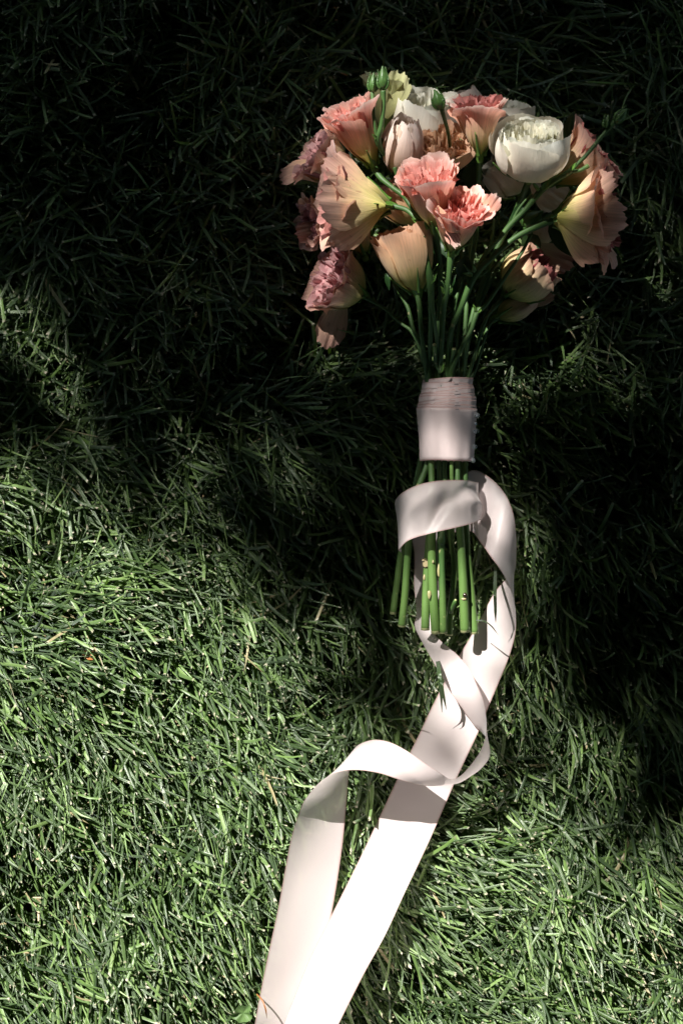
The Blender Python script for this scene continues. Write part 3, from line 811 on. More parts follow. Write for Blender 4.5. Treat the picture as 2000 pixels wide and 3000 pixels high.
ys = [1110, 1123, 1135, 1145, 1154, 1162, 1170, 1179, 1187]
for k, y in enumerate(ys):
    wrap_layer(y, (ys + [1196])[k + 1] + 9, .00022 * k, -3 + 6 * math.sin(k * 1.7), -3 + 6 * math.sin(k * 1.7), k)
wl = wrap_layer(1196, 1351, .00022 * 10, 3, 1, 11)
wl['label'] = 'smooth lower part of the satin wrap'
# core that fills the wrap so no light passes between the stems
p = np.array([P(1310, y, WZ) for y in (1125, 1200, 1335)]) - B0
link('stem_core', mesh_np('stem_core', *tube(p, [.0125, .0135, .0125], 16, n=10), mat=M['leaf']), bouquet)
# faceted pin heads down the right side
for k, (x, y) in enumerate(((1391, 1217), (1388, 1240), (1389, 1263), (1383, 1309), (1378, 1349))):
    th = np.linspace(0, 6.283, 8, endpoint=False)[:, None] + k
    sx = np.array([0, .0006, .0010, .0021, .0013, 0])[None, :]
    ax = np.array([-.004, -.004, 0, .0016, .0034, .0040])[None, :]
    s = .5 if k == 1 else .8
    V = np.stack([ax * s + 0 * th, sx * s * 1.1 * np.cos(th), sx * s * np.sin(th)], -1).reshape(-1, 3) + P(x, y, .062) - B0
    link('pin_head', mesh_np('pin_head', V, grid_faces(8, 6, True), np.zeros((48, 2)), M['crystal'], smooth=False), bouquet)

# ------------------------------------------------------------------ the long satin ribbon
R0 = P(1280, 1520, 0)
ribbon = empty('satin_ribbon', tuple(R0))
tag(ribbon, 'long pale pink satin ribbon looped once round the stems, both tails trailing down the lawn', 'ribbon')
STRIPS = []


def strip(name, secs, n, label=None, camber=.0012, wr=.0006, seed=0, nc=15, crease=()):
    """secs: (lx, ly, lz, rx, ry, rz) pixels and heights of the two edges"""
    r = np.random.default_rng(seed)
    pts = np.array([np.hstack([P(a, b, c), P(d, e, f)]) for a, b, c, d, e, f in secs])
    q = catmull(pts, n)
    A, Bq = q[:, :3], q[:, 3:]
    mid = (A + Bq) / 2
    t = np.gradient(mid, axis=0); t /= np.linalg.norm(t, axis=1)[:, None] + 1e-12
    w = Bq - A
    nn = np.cross(w, t); nn /= np.linalg.norm(nn, axis=1)[:, None] + 1e-12
    ln = np.concatenate([[0], np.cumsum(np.linalg.norm(np.diff(mid, axis=0), axis=1))])
    u = np.linspace(0, 1, nc)[None, :, None]
    V = A[:, None] * (1 - u) + Bq[:, None] * u
    uu = u[..., 0]
    wv = 0
    for k in range(5):
        wv = wv + np.sin(ln[:, None] * r.uniform(20, 110) + uu * r.uniform(-4, 4) + r.uniform(0, 6.28)) * r.uniform(.3, 1)
    off = camber * 4 * uu * (1 - uu) + wr * wv * (.35 + uu * (1 - uu) * 2)
    for (s0, u0, ds, du, ang, amp) in crease:      # local folds: place, size, direction, height
        a = (ln[:, None] - s0) / ds; b = (uu - u0) / du
        a2 = a * math.cos(ang) + b * math.sin(ang); b2 = -a * math.sin(ang) + b * math.cos(ang)
        off = off + amp * np.exp(-(a2 ** 2) * 1.0 - (b2 * 3) ** 2)
    V = V + nn[:, None] * off[..., None]
    UV = np.stack([uu + 0 * ln[:, None], ln[:, None] + 0 * uu], -1).reshape(-1, 2)
    o = link(name, mesh_np(name, V.reshape(-1, 3) - R0, grid_faces(n, nc), UV, M['satin']), ribbon)
    if label: o['label'] = label
    STRIPS.append(V)
    return o


# band over the stems, right to left, then under at the left
strip('band', [(1376, 1420, .034, 1384, 1560, .034), (1398, 1412, .046, 1404, 1540, .046), (1398, 1414, .060, 1408, 1524, .060), (1376, 1408, .075, 1384, 1533, .073), (1340, 1406, .080, 1342, 1544, .078),
               (1300, 1407, .081, 1302, 1553, .079), (1262, 1411, .079, 1255, 1564, .078), (1222, 1421, .074, 1220, 1574, .074), (1188, 1437, .068, 1192, 1586, .069), (1163, 1458, .056, 1172, 1606, .060),
               (1156, 1480, .044, 1167, 1612, .048), (1164, 1520, .034, 1180, 1622, .036)],
      110, 'wide satin band across the bare stems', camber=.0010, wr=.0003, seed=3, nc=31,
      crease=[(.052, .35, .016, .5, .5, .0032), (.035, .55, .02, .5, -.5, -.0034), (.066, .6, .012, .5, .9, .0026), (.078, .35, .014, .5, .3, -.003), (.022, .25, .008, .35, 1.2, .0016), (.018, .6, .006, .3, 1.3, -.0014), (.02, .85, .006, .25, 1.4, .0012)])
# tail that loops out on the right and runs straight to the bottom edge
strip('tail', [(1330, 1400, .030, 1330, 1560, .030), (1360, 1388, .034, 1365, 1556, .032), (1388, 1377, .040, 1385, 1560, .038), (1432, 1398, .048, 1398, 1577, .046), (1474, 1440, .052, 1408, 1592, .050), (1500, 1495, .055, 1422, 1610, .058),
               (1510, 1560, .050, 1440, 1636, .068), (1512, 1625, .043, 1463, 1668, .073), (1508, 1672, .038, 1487, 1712, .072), (1478, 1702, .034, 1503, 1758, .066), (1446, 1740, .034, 1510, 1800, .058),
               (1417, 1793, .036, 1510, 1852, .050), (1380, 1860, .036, 1494, 1915, .046), (1341, 1926, .036, 1462, 1995, .044), (1300, 2000, .036, 1426, 2080, .040), (1264, 2072, .038, 1400, 2145, .040), (1228, 2149, .040, 1372, 2205, .040),
               (1195, 2215, .040, 1345, 2262, .040), (1162, 2285, .038, 1317, 2325, .040), (1108, 2400, .040, 1262, 2452, .042), (1068, 2485, .048, 1224, 2533, .052), (1027, 2570, .054, 1188, 2608, .060), (965, 2693, .060, 1130, 2735, .066),
               (904, 2815, .062, 1070, 2845, .070), (853, 2943, .062, 1014, 2955, .070), (822, 3020, .060, 978, 3030, .068), (770, 3140, .048, 930, 3140, .05), (720, 3260, .04, 880, 3260, .04)],
      260, 'broad ribbon tail running straight down to the bottom edge', camber=.0016, wr=.0008, seed=5)
# the other tail, from under the stems on the left, one open loop, a fold, then down
strip('tail', [(1185, 1500, .030, 1300, 1480, .030), (1200, 1560, .028, 1290, 1556, .030), (1213, 1623, .030, 1300, 1640, .030), (1212, 1710, .032, 1290, 1730, .030), (1219, 1790, .034, 1278, 1810, .032), (1214, 1832, .040, 1270, 1850, .034), (1230, 1870, .046, 1292, 1880, .038),
               (1258, 1920, .052, 1340, 1920, .046), (1294, 1984, .054, 1374, 1962, .056), (1323, 2034, .054, 1397, 2008, .064), (1356, 2078, .050, 1415, 2052, .070), (1388, 2122, .044, 1423, 2096, .072), (1414, 2148, .040, 1424, 2130, .072),
               (1432, 2175, .042, 1418, 2168, .072), (1434, 2218, .046, 1403, 2204, .074), (1405, 2256, .050, 1374, 2244, .076), (1368, 2280, .052, 1345, 2274, .078), (1338, 2294, .056, 1318, 2282, .082), (1277, 2302, .064, 1292, 2267, .086),
               (1238, 2300, .072, 1256, 2244, .086), (1200, 2292, .078, 1214, 2215, .084), (1160, 2281, .082, 1178, 2192, .080), (1118, 2268, .084, 1140, 2174, .072), (1080, 2260, .086, 1100, 2167, .064), (1048, 2256, .086, 1066, 2174, .056),
               (1012, 2257, .084, 1040, 2190, .048), (972, 2268, .080, 1026, 2222, .042), (934, 2292, .074, 1022, 2262, .038), (904, 2326, .068, 1018, 2310, .036), (882, 2362, .062, 1014, 2356, .036),
               (854, 2448, .056, 1006, 2440, .038), (838, 2535, .053, 995, 2530, .039), (817, 2652, .052, 976, 2650, .040), (787, 2790, .050, 948, 2790, .039), (761, 2917, .048, 915, 2925, .037), (745, 3005, .048, 893, 3010, .034),
               (722, 3120, .040, 868, 3130, .036), (700, 3240, .036, 846, 3250, .034)],
      300, 'ribbon tail that twists through an open loop and folds over on the left', camber=.0014, wr=.00055, seed=8)

# ------------------------------------------------------------------ the lawn
# heights of what lies on the grass, as a coarse height field: blades under it are pressed below it
GX0, GX1, GY0, GY1, GN = -.40, .40, -.55, .55, .0025
nx = int((GX1 - GX0) / GN); ny = int((GY1 - GY0) / GN)
CEIL = np.full((nx, ny), 1.0)


def press(V, margin=1):
    i = ((V[:, 0] - GX0) / GN).astype(int); j = ((V[:, 1] - GY0) / GN).astype(int)
    for di in range(-margin, margin + 1):
        for dj in range(-margin, margin + 1):
            a = np.clip(i + di, 0, nx - 1); b = np.clip(j + dj, 0, ny - 1)
            np.minimum.at(CEIL, (a, b), V[:, 2])


for V in STRIPS:
    press(V.reshape(-1, 3))
for o in bouquet.children:
    if o.type == 'MESH' and o.name.split('.')[0] in ('stem', 'wrap_layer', 'stem_core', 'leaf'):
        a = np.empty(len(o.data.vertices) * 3, np.float32)
        o.data.vertices.foreach_get('co', a)
        press(a.reshape(-1, 3) + B0)
gxs = GX0 + (np.arange(nx) + .5) * GN; gys = GY0 + (np.arange(ny) + .5) * GN
GXX, GYY = np.meshgrid(gxs, gys, indexing='ij')
for c, rad in BLOB:
    d = (GXX - c[0]) ** 2 + (GYY - c[1]) ** 2
    inside = d < rad ** 2
    CEIL[inside] = np.minimum(CEIL[inside], np.maximum(.010, c[2] - np.sqrt(rad ** 2 - d[inside]) * .9))


def lowfreq(x, y, seed, k=7, f=(4, 22)):
    r = np.random.default_rng(seed)
    o = np.zeros_like(x)
    for _ in range(k):
        a = r.uniform(0, 6.28); q = r.uniform(*f)
        o += np.sin(q * (x * math.cos(a) + y * math.sin(a)) + r.uniform(0, 6.28))
    return o / math.sqrt(k)


def blades(n, x0, x1, y0, y1, seed, len_=(.022, .075), wid=(.0006, .0013), lean=(.5, 1.5), nseg=6, use_ceil=True, dirspread=.55, ymin=None):
    r = np.random.default_rng(seed)
    x = r.uniform(x0, x1, n); y = r.uniform(y0, y1, n)
    # roots gather in tufts
    tx = np.round(x / .010) * .010 + .0035 * np.sin(x * 900); ty = np.round(y / .010) * .010 + .0035 * np.sin(y * 900)
    tuft = r.uniform(0, 1, n) < .6
    x = np.where(tuft, tx + r.normal(0, .0028, n), x); y = np.where(tuft, ty + r.normal(0, .0028, n), y)
    if use_ceil:
        keep = (lowfreq(x, y, 41, 9, (110, 300)) + .5 * lowfreq(x, y, 42, 7, (40, 90))) > r.uniform(-3.0, .1, n)
        x = x[keep]; y = y[keep]; n = len(x)
    # the way they lean: down the picture, turning slowly from place to place
    base = -1.15 + .55 * lowfreq(x, y, 5, 5, (5, 16)) + .35 * lowfreq(x, y, 6, 5, (20, 45))
    upper = np.clip((y + .02) / .25, 0, 1)
    az = base + r.normal(0, 1, n) * (dirspread * .6 + .9 * upper) + np.where(r.uniform(0, 1, n) < .09, r.uniform(-3, 3, n), 0)
    L = r.uniform(*len_, n) * (1 + .22 * lowfreq(x, y, 9, 6, (25, 70)))
    L = np.clip(L, .010, .085)
    short = r.uniform(0, 1, n) < .25
    L[short] *= .6
    W = r.uniform(*wid, n) * np.where(r.uniform(0, 1, n) < .18, .55, 1.0)
    th0 = r.uniform(.0, .5, n)
    th1 = r.uniform(*lean, n) + .25 * lowfreq(x, y, 12, 5, (12, 40))
    th1 = np.clip(th1, .2, 1.7)
    side = r.normal(0, .6, n)
    s = np.linspace(0, 1, nseg + 1)
    px_ = x.copy(); py_ = y.copy(); pz_ = np.full(n, -.003)
    pts = [np.stack([px_, py_, pz_], 1)]
    dirs = []
    for k in range(nseg):
        f = (k + .5) / nseg
        th = th0 + (th1 - th0) * f ** .8
        a = az + side * f
        d = np.stack([np.sin(th) * np.cos(a), np.sin(th) * np.sin(a), np.cos(th)], 1)
        dirs.append(d)
        pts.append(pts[-1] + d * (L / nseg)[:, None])
    pts = np.stack(pts, 1)                     # n, nseg+1, 3
    zz = pts[..., 2]; pts[..., 2] = np.where(zz > .030, .032 + (zz - .032) * .55, zz)
    if use_ceil:
        i = np.clip(((pts[..., 0] - GX0) / GN).astype(int), 0, nx - 1); j = np.clip(((pts[..., 1] - GY0) / GN).astype(int), 0, ny - 1)
        c = CEIL[i, j]
        cm = c.min(axis=1)[:, None]
        lim = np.where(c < .9, c - .003, 1.0)
        # blades that reach under something are laid lower as a whole
        sc = np.where(cm < .9, np.clip((cm - .003) / np.maximum(pts[..., 2].max(1)[:, None], 1e-3), .15, 1), 1)
        pts[..., 2] = np.minimum(pts[..., 2] * sc, lim)
    dirs.append(dirs[-1]); D = np.stack(dirs, 1)
    a = az[:, None] + side[:, None] * s[None] + r.normal(0, .5, n)[:, None] + r.normal(0, .6, n)[:, None] * s[None]
    wdir = np.stack([-np.sin(a), np.cos(a), 0 * a], -1)
    tw = r.normal(0, .45, n)[:, None]
    wdir[..., 2] = tw * np.ones_like(a)
    wdir -= D * (wdir * D).sum(-1)[..., None]
    wdir /= np.linalg.norm(wdir, axis=-1)[..., None] + 1e-9
    nrm = np.cross(wdir, D)
    pointed = (r.uniform(0, 1, n) < .5)[:, None]
    prof = np.where(pointed, np.interp(s, [0, .3, .75, 1], [.7, 1, .75, .06])[None], np.interp(s, [0, .3, .8, 1], [.7, 1, .95, .78])[None])
    hw = W[:, None] * prof
    fold = .35 * hw
    Vl = pts - wdir * hw[..., None] + nrm * fold[..., None] * .8
    Vr = pts + wdir * hw[..., None] + nrm * fold[..., None] * .8
    V = np.stack([Vl, pts, Vr], 2)             # n, nseg+1, 3, 3
    # ragged cut
    V[:, -1, 0] += D[:, -1] * (r.uniform(-.0012, .0018, n))[:, None]
    V[:, -1, 2] += D[:, -1] * (r.uniform(-.0012, .0018, n))[:, None]
    per = (nseg + 1) * 3
    V = V.reshape(-1, 3)
    base_i = np.arange(n)[:, None, None] * per
    k = np.arange(nseg)[None, :, None] * 3
    q = np.array([0, 1])[None, None, :]
    f0 = base_i + k + q
    F = np.stack([f0, f0 + 1, f0 + 4, f0 + 3], -1).reshape(-1, 4)
    tint = r.uniform(0, 1, n)
    dry = r.uniform(0, 1, n) < .008
    tint[dry] += 2
    UV = np.stack([np.tile(np.array([0, .5, 1]), n * (nseg + 1)), np.repeat(np.tile(np.where(s > .999, 1.0, s * .93), n), 3) + 0], 1)
    pt = np.repeat(pointed[:, 0], per)
    UV[pt, 1] = np.minimum(UV[pt, 1], .93)
    return V, F, UV, np.repeat(tint, per)


def grass_mat():
    m, n, p, o = newmat('grass_blade')
    uv = n.nodes.new('ShaderNodeUVMap')
    sep = n.nodes.new('ShaderNodeSeparateXYZ')
    n.links.new(uv.outputs[0], sep.inputs[0])
    at = n.nodes.new('ShaderNodeAttribute'); at.attribute_name = 'tint'
    tc = n.nodes.new('ShaderNodeTexCoord')
    big = noise(n, tc.outputs['Object'], 14, 3, 0.6)
    t = math_(n, 'ADD', math_(n, 'MULTIPLY', at.outputs['Fac'], .85), math_(n, 'MULTIPLY', big, .15), clamp=True)
    c = ramp(n, t, [(0.0, (0.012, 0.034, 0.004)), (0.35, (0.030, 0.068, 0.009)), (0.6, (0.065, 0.120, 0.022)), (0.8, (0.13, 0.235, 0.045)), (0.93, (0.22, 0.33, 0.10)), (1.0, (0.16, 0.26, 0.02))])
    straw = math_(n, 'GREATER_THAN', at.outputs['Fac'], 1.5)
    c = mixc(n, straw, c, (0.36, 0.29, 0.15))
    vn = n.nodes.new('ShaderNodeTexWave'); vn.wave_type = 'BANDS'; vn.bands_direction = 'X'
    n.links.new(mapping(n, uv.outputs[0], (2.4, 1, 1)), vn.inputs[0])
    c = mixc(n, math_(n, 'MULTIPLY', vn.outputs[1], .22), c, (0.10, 0.17, 0.06))
    cut = ramp(n, sep.outputs[1], [(0.955, (0, 0, 0)), (0.985, (1, 1, 1))])
    ctip = mixc(n, math_(n, 'FRACT', math_(n, 'MULTIPLY', at.outputs['Fac'], 17.3)), (0.62, 0.56, 0.42), (0.12, 0.14, 0.05))
    c = mixc(n, cut, c, ctip)
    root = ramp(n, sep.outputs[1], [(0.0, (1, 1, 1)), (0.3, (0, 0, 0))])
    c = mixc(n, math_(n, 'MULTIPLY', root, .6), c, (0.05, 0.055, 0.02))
    n.links.new(c, p.inputs['Base Color'])
    p.inputs['Roughness'].default_value = 0.38
    p.inputs['Specular IOR Level'].default_value = 1.0
    p.inputs['Specular Tint'].default_value = (0.95, 1.0, 0.92, 1)
    p.inputs['Sheen Weight'].default_value = 0.25
    p.inputs['Sheen Tint'].default_value = (0.85, 0.95, 1.0, 1)
    bump(n, p, vn.outputs[1], 0.3, 0.0003)
    translucent(n, p, o, mixc(n, .6, c, (0.16, 0.32, 0.015)), 0.26)
    return m


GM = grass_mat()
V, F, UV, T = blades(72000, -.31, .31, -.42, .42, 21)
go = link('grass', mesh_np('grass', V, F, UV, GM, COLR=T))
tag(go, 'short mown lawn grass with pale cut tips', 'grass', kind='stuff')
# a looser patch, repeated round the first so the lawn goes on beyond the frame
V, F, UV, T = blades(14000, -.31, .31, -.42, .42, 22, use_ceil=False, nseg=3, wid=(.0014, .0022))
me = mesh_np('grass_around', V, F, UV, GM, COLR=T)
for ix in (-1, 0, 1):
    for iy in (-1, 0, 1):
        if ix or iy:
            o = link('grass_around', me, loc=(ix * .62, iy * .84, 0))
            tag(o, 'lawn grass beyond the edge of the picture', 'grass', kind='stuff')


def grass_thing(pts, wpx, label, mat=None, cat='grass blade', name='grass_blade', group=None):
    p = np.array([P(*q) for q in pts])
    q = catmull(p, 22)
    t = np.gradient(q, axis=0); t /= np.linalg.norm(t, axis=1)[:, None]
    s = np.cross(t, [0, 0, 1.0]); s /= np.linalg.norm(s, axis=1)[:, None] + 1e-9
    f = np.linspace(0, 1, 22)
    hw = wpx * PX * .5 * np.interp(f, [0, .2, .75, 1], [.7, 1, .8, .08])
    A = q - s * hw[:, None]; Bq = q + s * hw[:, None]
    V = np.stack([A + [0, 0, .0003], q, Bq + [0, 0, .0003]], 1)
    c = V.reshape(-1, 3)[0].copy()
    UV = np.stack(np.meshgrid(f * .9, [0, .5, 1], indexing='ij')[::-1], -1).reshape(-1, 2)
    o = link(name, mesh_np(name, V.reshape(-1, 3) - c, grid_faces(22, 3), UV, mat or GM), loc=tuple(c))
    return tag(o, label, cat, group)


grass_thing([(1278, 1905, .030), (1284, 1960, .062), (1290, 2010, .066), (1294, 2087, .052)], 12, 'dark upright grass blade crossing the ribbon edge, the left of a pair')
grass_thing([(1282, 1930, .030), (1290, 1985, .064), (1298, 2035, .064), (1307, 2080, .055)], 9, 'shorter grass blade splitting off to the right of the pair on the ribbon')
grass_thing([(1450, 1660, .03), (1449, 1730, .072), (1450, 1780, .070), (1451, 1824, .062)], 10, 'dark straight grass blade in front of the right hand ribbon loop')
grass_thing([(1394, 1817, .058), (1418, 1820, .072), (1440, 1836, .072), (1458, 1860, .062)], 4, 'thin curved grass blade just right of the cut stem ends')
grass_thing([(752, 2912, .05), (768, 2930, .056), (778, 2956, .058), (782, 2984, .054)], 5, 'thin brown curled stalk on the left ribbon tail near the bottom', mat=M['dry'], cat='stalk', name='dry_stalk')  # a narrow brown curved strip laid on the ribbon
grass_thing([(694, 607, .03), (716, 575, .040), (755, 545, .045), (805, 532, .045)], 7, 'long thin arching grass blade in the dark left of the bouquet')


# dead leaf, clover leaves, weeds
def flat_leaf(name, px, py, z, wpx, hpx, rot, label, mat, cat, seed, lobes=0, cup=.15, group=None):
    r = np.random.default_rng(seed)
    nr, na = 6, 28
    rad = np.linspace(.02, 1, nr)[:, None]; a = np.linspace(0, 2 * PI, na, endpoint=False)[None, :]
    k = 1 + .06 * np.sin(3 * a + r.uniform(0, 6)) + .05 * np.sin(7 * a + r.uniform(0, 6)) + lobes * np.sin(5 * a + 1)
    x = rad * np.cos(a) * k * wpx * PX / 2; y = rad * np.sin(a) * k * hpx * PX / 2
    zz = cup * wpx * PX * (rad ** 2) * (1 + .5 * np.sin(2 * a + seed)) * .5 + .0006 * np.sin(5 * a + seed) * rad
    c, s = math.cos(rot), math.sin(rot)
    V = np.stack([x * c - y * s, x * s + y * c, zz], -1).transpose(1, 0, 2).reshape(-1, 3)
    UV = np.stack([(np.cos(a) * rad + 1) / 2, (np.sin(a) * rad + 1) / 2], -1).transpose(1, 0, 2).reshape(-1, 2)
    o = link(name, mesh_np(name, V, grid_faces(na, nr, True), UV, mat), loc=tuple(P(px, py, z)))
    o.rotation_euler = (r.uniform(-.3, .3), r.uniform(-.3, .3), 0)
    return tag(o, label, cat, group)


flat_leaf('dry_leaf', 267, 1912, .032, 48, 34, .3, 'small crumpled brown dead leaf lying in the sunlit grass', M['dry'], 'leaf', 4, .10, .5)
flat_leaf('clover_leaf', 303, 2924, .031, 32, 44, .2, 'oval green clover leaf in the grass near the bottom left', M['clover'], 'leaf', 5)
flat_leaf('clover_leaf', 562, 2692, .030, 46, 34, .6, 'glossy oval leaf in the grass above the weed sprigs', M['leaf'], 'leaf', 6)
flat_leaf('clover_leaf', 690, 2380, .030, 34, 30, .1, 'round clover leaf close to the folded ribbon on the left', M['clover'], 'leaf', 7)
flat_leaf('clover_leaf', 508, 2140, .030, 26, 32, -.4, 'small pale clover leaf in the middle of the sunlit grass', M['clover'], 'leaf', 8)
flat_leaf('clover_leaf', 655, 2434, .028, 50, 60, .4, 'larger dark oval leaf beside the left ribbon tail', M['leaf'], 'leaf', 9)
flat_leaf('dock_leaf', 712, 2968, .034, 62, 50, .7, 'pale green wavy leaf at the bottom beside the left ribbon tail', M['clover'], 'leaf', 10, .12, .3)


def weed(px, py, rpx, n, seed, label, group='weed sprigs in the lawn'):
    r = np.random.default_rng(seed)
    root = empty('weed_sprig', tuple(P(px, py, .006)))
    tag(root, label, 'weed', group)
    Vs, Fs, Us = [], [], []
    sV, sF, sU = [], [], []
    for i in range(n):
        a = r.uniform(0, 6.28); rr = rpx * PX * r.uniform(.1, 1) ** .7
        tip = np.array([rr * math.cos(a), rr * math.sin(a), r.uniform(.020, .030)])
        V, F, U = tube([np.zeros(3), tip * [.4, .4, .7], tip], [.0004, .0003, .0002], 5, n=6, cap=False)
        sF.append(F + sum(len(v) for v in sV)); sV.append(V); sU.append(U)
        for k in range(7):
            b = a + k * 0.9 + r.uniform(-.3, .3); ln = r.uniform(.0022, .0042)
            d = np.array([math.cos(b), math.sin(b), r.uniform(-.1, .6)]); s = np.array([-math.sin(b), math.cos(b), 0]) * ln * .24
            c = tip - np.array([0, 0, k * .0008])
            V = np.array([c, c + d * ln * .5 + s, c + d * ln, c + d * ln * .5 - s])
            Fs.append(np.array([[0, 1, 2, 3]]) + 4 * len(Vs)); Vs.append(V); Us.append(np.array([[.5, 0], [1, .5], [.5, 1], [0, .5]]))
    link('stalk', mesh_np('stalk', np.vstack(sV), np.vstack(sF), np.vstack(sU), M['weed']), root)
    o = link('foliage', mesh_np('foliage', np.vstack(Vs), np.vstack(Fs), np.vstack(Us), M['weed'], smooth=False), root)
    o['kind'] = 'stuff'


weed(448, 2758, 42, 46, 1, 'feathery pale green weed sprig, the left of the two close together')
weed(516, 2752, 34, 36, 2, 'feathery pale green weed sprig with whitish tips, the right of the two')
weed(380, 2812, 30, 30, 3, 'pale tan green weed sprig lower left of the other two')
# pale clippings strewn over the lawn
r = np.random.default_rng(33)
Vs, Fs, Us = [], [], []
for i in range(2600):
    x = r.uniform(-.27, .27); y = r.uniform(-.37, .37)
    i0 = int((x - GX0) / GN); j0 = int((y - GY0) / GN)
    if CEIL[i0, j0] < .9: continue
    a = r.uniform(0, 6.28); ln = r.uniform(.001, .0035); wd = r.uniform(.0003, .0008)
    z = r.uniform(.012, .026)
    d = np.array([math.cos(a), math.sin(a), r.uniform(-.5, .5)]) * ln; s = np.array([-math.sin(a), math.cos(a), r.uniform(-.4, .4)]) * wd
    c = np.array([x, y, z])
    Fs.append([4 * len(Vs) + k for k in range(4)]); Vs.append(np.array([c - d - s, c + d - s * .6, c + d + s * .6, c - d + s])); Us.append(np.array([[0, 0], [0, 1], [1, 1], [1, 0]]))
o = link('grass_clippings', mesh_np('grass_clippings', np.vstack(Vs), np.array(Fs), np.vstack(Us), M['straw'], smooth=False))
tag(o, 'pale dry grass clippings scattered in the lawn', 'clippings', kind='stuff')

# ------------------------------------------------------------------ unseen canopy, added and shaped to shade the upper lawn
# share of sun the added canopy is thinned to let through, where its rays would meet the soil: rows of the photograph
# every 200 px from y = -100, columns every 200 px from x = -100
LM = np.array([
 # -100  100  300  500  700  900 1100 1300 1500 1700 1900 2100
 [0, 0, 0, 0, 0, 0, 0, 0, 0, 0, 0, 0],            # -100
 [0, 0, 0, 0, 0, 0, 0, 0, 0, 0, 0, 0],            # 100
 [0, 0, 0, 0, 0, 0, 0, 0, 0, 0, 0, 0],            # 300
 [0, 0, 0, 0, 0, 0, 0, 0, 0, 0, 0, 0],            # 500
 [0, 0, 0, 0, 0, 0, 0, 0, 0, 0, 0, 0],            # 700
 [0, .05, .0, .0, 0, 0, 0, 0, 0, 0, 0, 0],       # 900
 [.3, .15, .0, .0, .0, .0, 0, 0, 0, 0, 0, 0],  # 1100
 [.0, .0, .0, .0, .0, .0, 0, 0, 0, 0, .0, 0],  # 1300
 [.75, .6, .22, .15, .05, .05, 0, 0, 0, 0, 0, 0],     # 1500
 [1, 1, .95, .70, .30, .15, .0, 0, 0, 0, 0, 0],      # 1700
 [1, 1, 1, .95, .8, .38, .04, 0, 0, 0, 0, 0],         # 1900
 [1, 1, 1, 1, 1, .8, .40, .0, .0, .0, 0, 0],      # 2100
 [1, 1, 1, 1, 1, 1, .95, .12, .0, .3, 0, 0],         # 2300
 [1, 1, 1, 1, 1, 1, 1, .9, .75, .85, .20, .0],         # 2500
 [1, 1, 1, 1, 1, 1, 1, 1, 1, 1, .8, .6],              # 2700
 [1, 1, 1, 1, 1, 1, 1, 1, 1, 1, 1, 1],              # 2900
 [1, 1, 1, 1, 1, 1, 1, 1, 1, 1, 1, 1],              # 3100
])
# gaps aimed through the added canopy: where they fall (pixel and height of what they light), radius, share of sun
GAPS = [(1045, 385, .095, 84, 1), (1030, 575, .095, 112, .95), (915, 440, .06, 60, .42), (960, 810, .068, 85, .75), (1178, 745, .085, 86, .85),
        (1240, 510, .125, 95, 1), (1345, 620, .125, 95, 1), (1400, 350, .095, 70, .85), (1310, 420, .08, 50, .5), (1540, 430, .105, 104, .72),
        (1140, 240, .06, 46, .5), (1240, 310, .06, 74, .65), (1490, 300, .055, 40, .5), (1185, 420, .095, 66, .8), (1705, 455, .08, 52, .5), (1720, 584, .09, 60, .9), (1545, 785, .055, 44, .7), (1530, 895, .05, 20, .35),
        (1296, 1175, .072, 66, .46), (1296, 1285, .072, 68, .50), (1270, 1480, .08, 114, .60), (1458, 1480, .05, 50, .25), (1474, 1620, .055, 38, .4),
        (1265, 1760, .055, 85, .9), (1350, 1790, .055, 60, .9), (1190, 1730, .05, 40, .5), (1445, 1900, .045, 56, 1), (1235, 2250, .04, 44, 1), (1300, 2140, .04, 46, 1), (1235, 2370, .04, 44, 1), (1480, 1780, .05, 24, .55), (1330, 1990, .055, 70, .8), (1395, 2070, .055, 46, .8), (1120, 220, .11, 30, .35), (1810, 340, .1, 40, .3),
        (1280, 2060, .04, 70, .85), (1560, 2010, 0, 14, .5), (1500, 2060, 0, 14, .4), (1670, 2130, 0, 75, .6), (1750, 2330, 0, 90, .7), (1500, 2330, 0, 30, .4), (110, 1065, 0, 34, .9), (170, 1115, 0, 40, 1), (235, 1190, 0, 38, 1), (290, 1270, 0, 24, .5), (330, 1370, 0, 24, .45), (300, 1460, 0, 26, .4), (650, 1000, 0, 26, .35), (690, 1100, 0, 26, .35), (640, 1400, 0, 26, .3), (930, 1540, 0, 36, .55), (430, 1470, 0, 40, .5), (860, 1400, 0, 26, .3), (1850, 1240, 0, 22, .5), (1745, 1155, 0, 22, .4)]


LM = LM.astype(float) ** 1.5


def sun_share(px, py):
    fx = np.clip((px + 100) / 200, 0, LM.shape[1] - 1.001); fy = np.clip((py + 100) / 200, 0, LM.shape[0] - 1.001)
    i = fy.astype(int); j = fx.astype(int); a = fy - i; b = fx - j
    t = (LM[i, j] * (1 - a) * (1 - b) + LM[i, j + 1] * (1 - a) * b + LM[i + 1, j] * a * (1 - b) + LM[i + 1, j + 1] * a * b)
    for gx, gy, z, rad, val in GAPS:
        q = P(gx, gy, z)
        cx = (q[0] + SHX * z) / PX + 1000; cy = 1500 - (q[1] + SHY * z) / PX
        if z == 0: val = val ** 1.3 / 1.3
        t = np.maximum(t, min(1, val * 1.3) * np.exp(-(np.hypot(px - cx, py - cy) / (rad * 1.15 + 12)) ** 4))
    return t


r = np.random.default_rng(101)
A_LEAF = .00015
n = 95000
gx_ = r.uniform(-.66, .62, n); gy_ = r.uniform(-.50, 1.10, n)
px_ = gx_ / PX + 1000; py_ = 1500 - gy_ / PX
T = np.clip(sun_share(px_, py_), .003, 1)
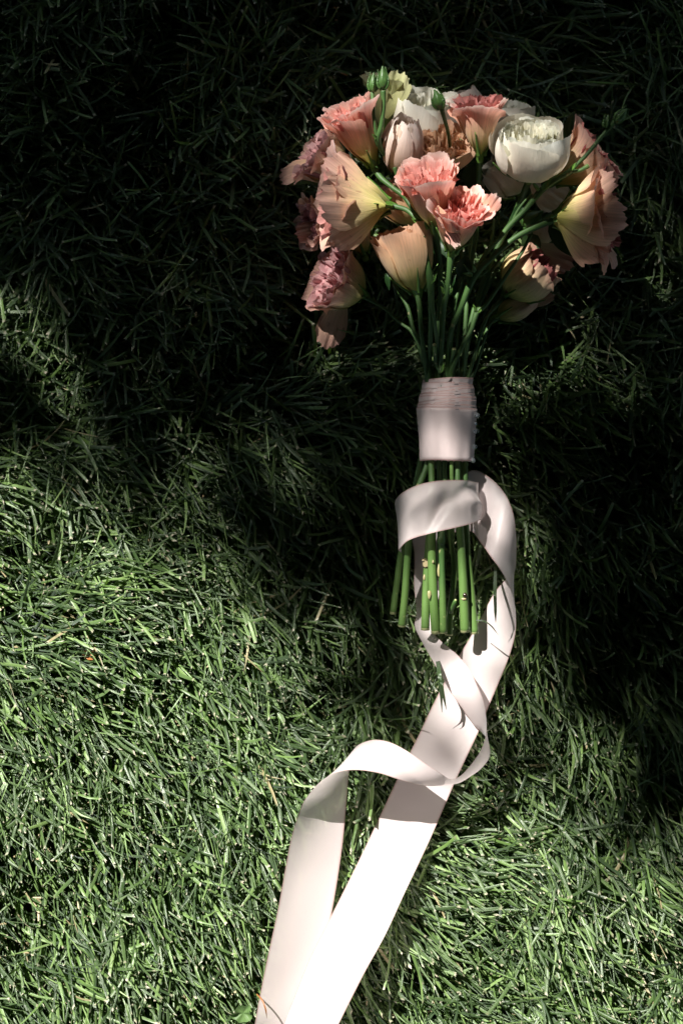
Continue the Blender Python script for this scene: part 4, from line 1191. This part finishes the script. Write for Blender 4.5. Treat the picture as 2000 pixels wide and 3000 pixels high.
# canopy closed beyond the frame to keep sky light out
T = np.where((gx_ < -.33) | (gy_ < -.415), .003, T)
need = -np.log(T) / A_LEAF
have = n / (1.28 * 1.60)
keep = r.uniform(0, 1, n) < np.clip(need / have, 0, 1)
gx_, gy_ = gx_[keep], gy_[keep]
n = len(gx_)
hh = r.uniform(1.9, 2.9, n)
C = np.stack([gx_ - SHX * hh, gy_ - SHY * hh, hh], 1)
# an unseen roof of leaves, added to cut the sky light, open only where the sun comes in
m = 90000
ex = r.uniform(-8, 8, m); ey = r.uniform(-8, 8, m); eh = r.uniform(2.0, 3.3, m)
qx = ex + SHX * eh; qy = ey + SHY * eh
ok = ~((qx > -.56) & (qx < .56) & (qy > -.62) & (qy < .95))
C = np.vstack([C, np.stack([ex, ey, eh], 1)[ok]])
big_leaf = np.concatenate([np.full(n, .45), np.full(int(ok.sum()), 4.2)])
n = len(C)
sun_v = np.array(to_sun)
nr = np.where(big_leaf[:, None] > 1.5, np.array([[0, 0, 1.0]]), sun_v[None]) + r.normal(0, .5, (n, 3)); nr /= np.linalg.norm(nr, axis=1)[:, None]
ax = np.cross(nr, r.normal(0, 1, (n, 3))); ax /= np.linalg.norm(ax, axis=1)[:, None]
bx = np.cross(nr, ax)
ln = (r.uniform(.020, .030, n) * big_leaf)[:, None]; wd = ln * .52
V = np.stack([C - ax * ln, C - ax * ln * .35 + bx * wd + nr * .002, C + ax * ln * .35 + bx * wd * .8 + nr * .002, C + ax * ln, C + ax * ln * .35 - bx * wd * .8 + nr * .002, C - ax * ln * .35 - bx * wd + nr * .002], 1)
k = np.arange(n)[:, None] * 6
F = np.vstack([k + [0, 1, 2, 5], k + [5, 2, 3, 4]])
tc_ = C.mean(0)
troot = np.array([1.9, 1.6, 0])
added_tree = empty('tree', tuple(troot))
tag(added_tree, 'broad leafy tree beside the lawn, out of the frame, shading the bouquet', 'tree')
cr = link('crown', mesh_np('crown', V.reshape(-1, 3) - troot, F, None, M['tree_leaf'], smooth=False), added_tree)
cr['kind'] = 'stuff'
tv = [(0, 0, 0), (.05, -.03, .8), (.02, .0, 1.6), (-.3, .1, 2.3), (-.7, .2, 2.9)]
link('trunk', mesh_np('trunk', *tube(np.array(tv, float), [.08, .065, .05, .035, .015], 12, n=30), mat=M['bark']), added_tree)
print('crown leaves', n)
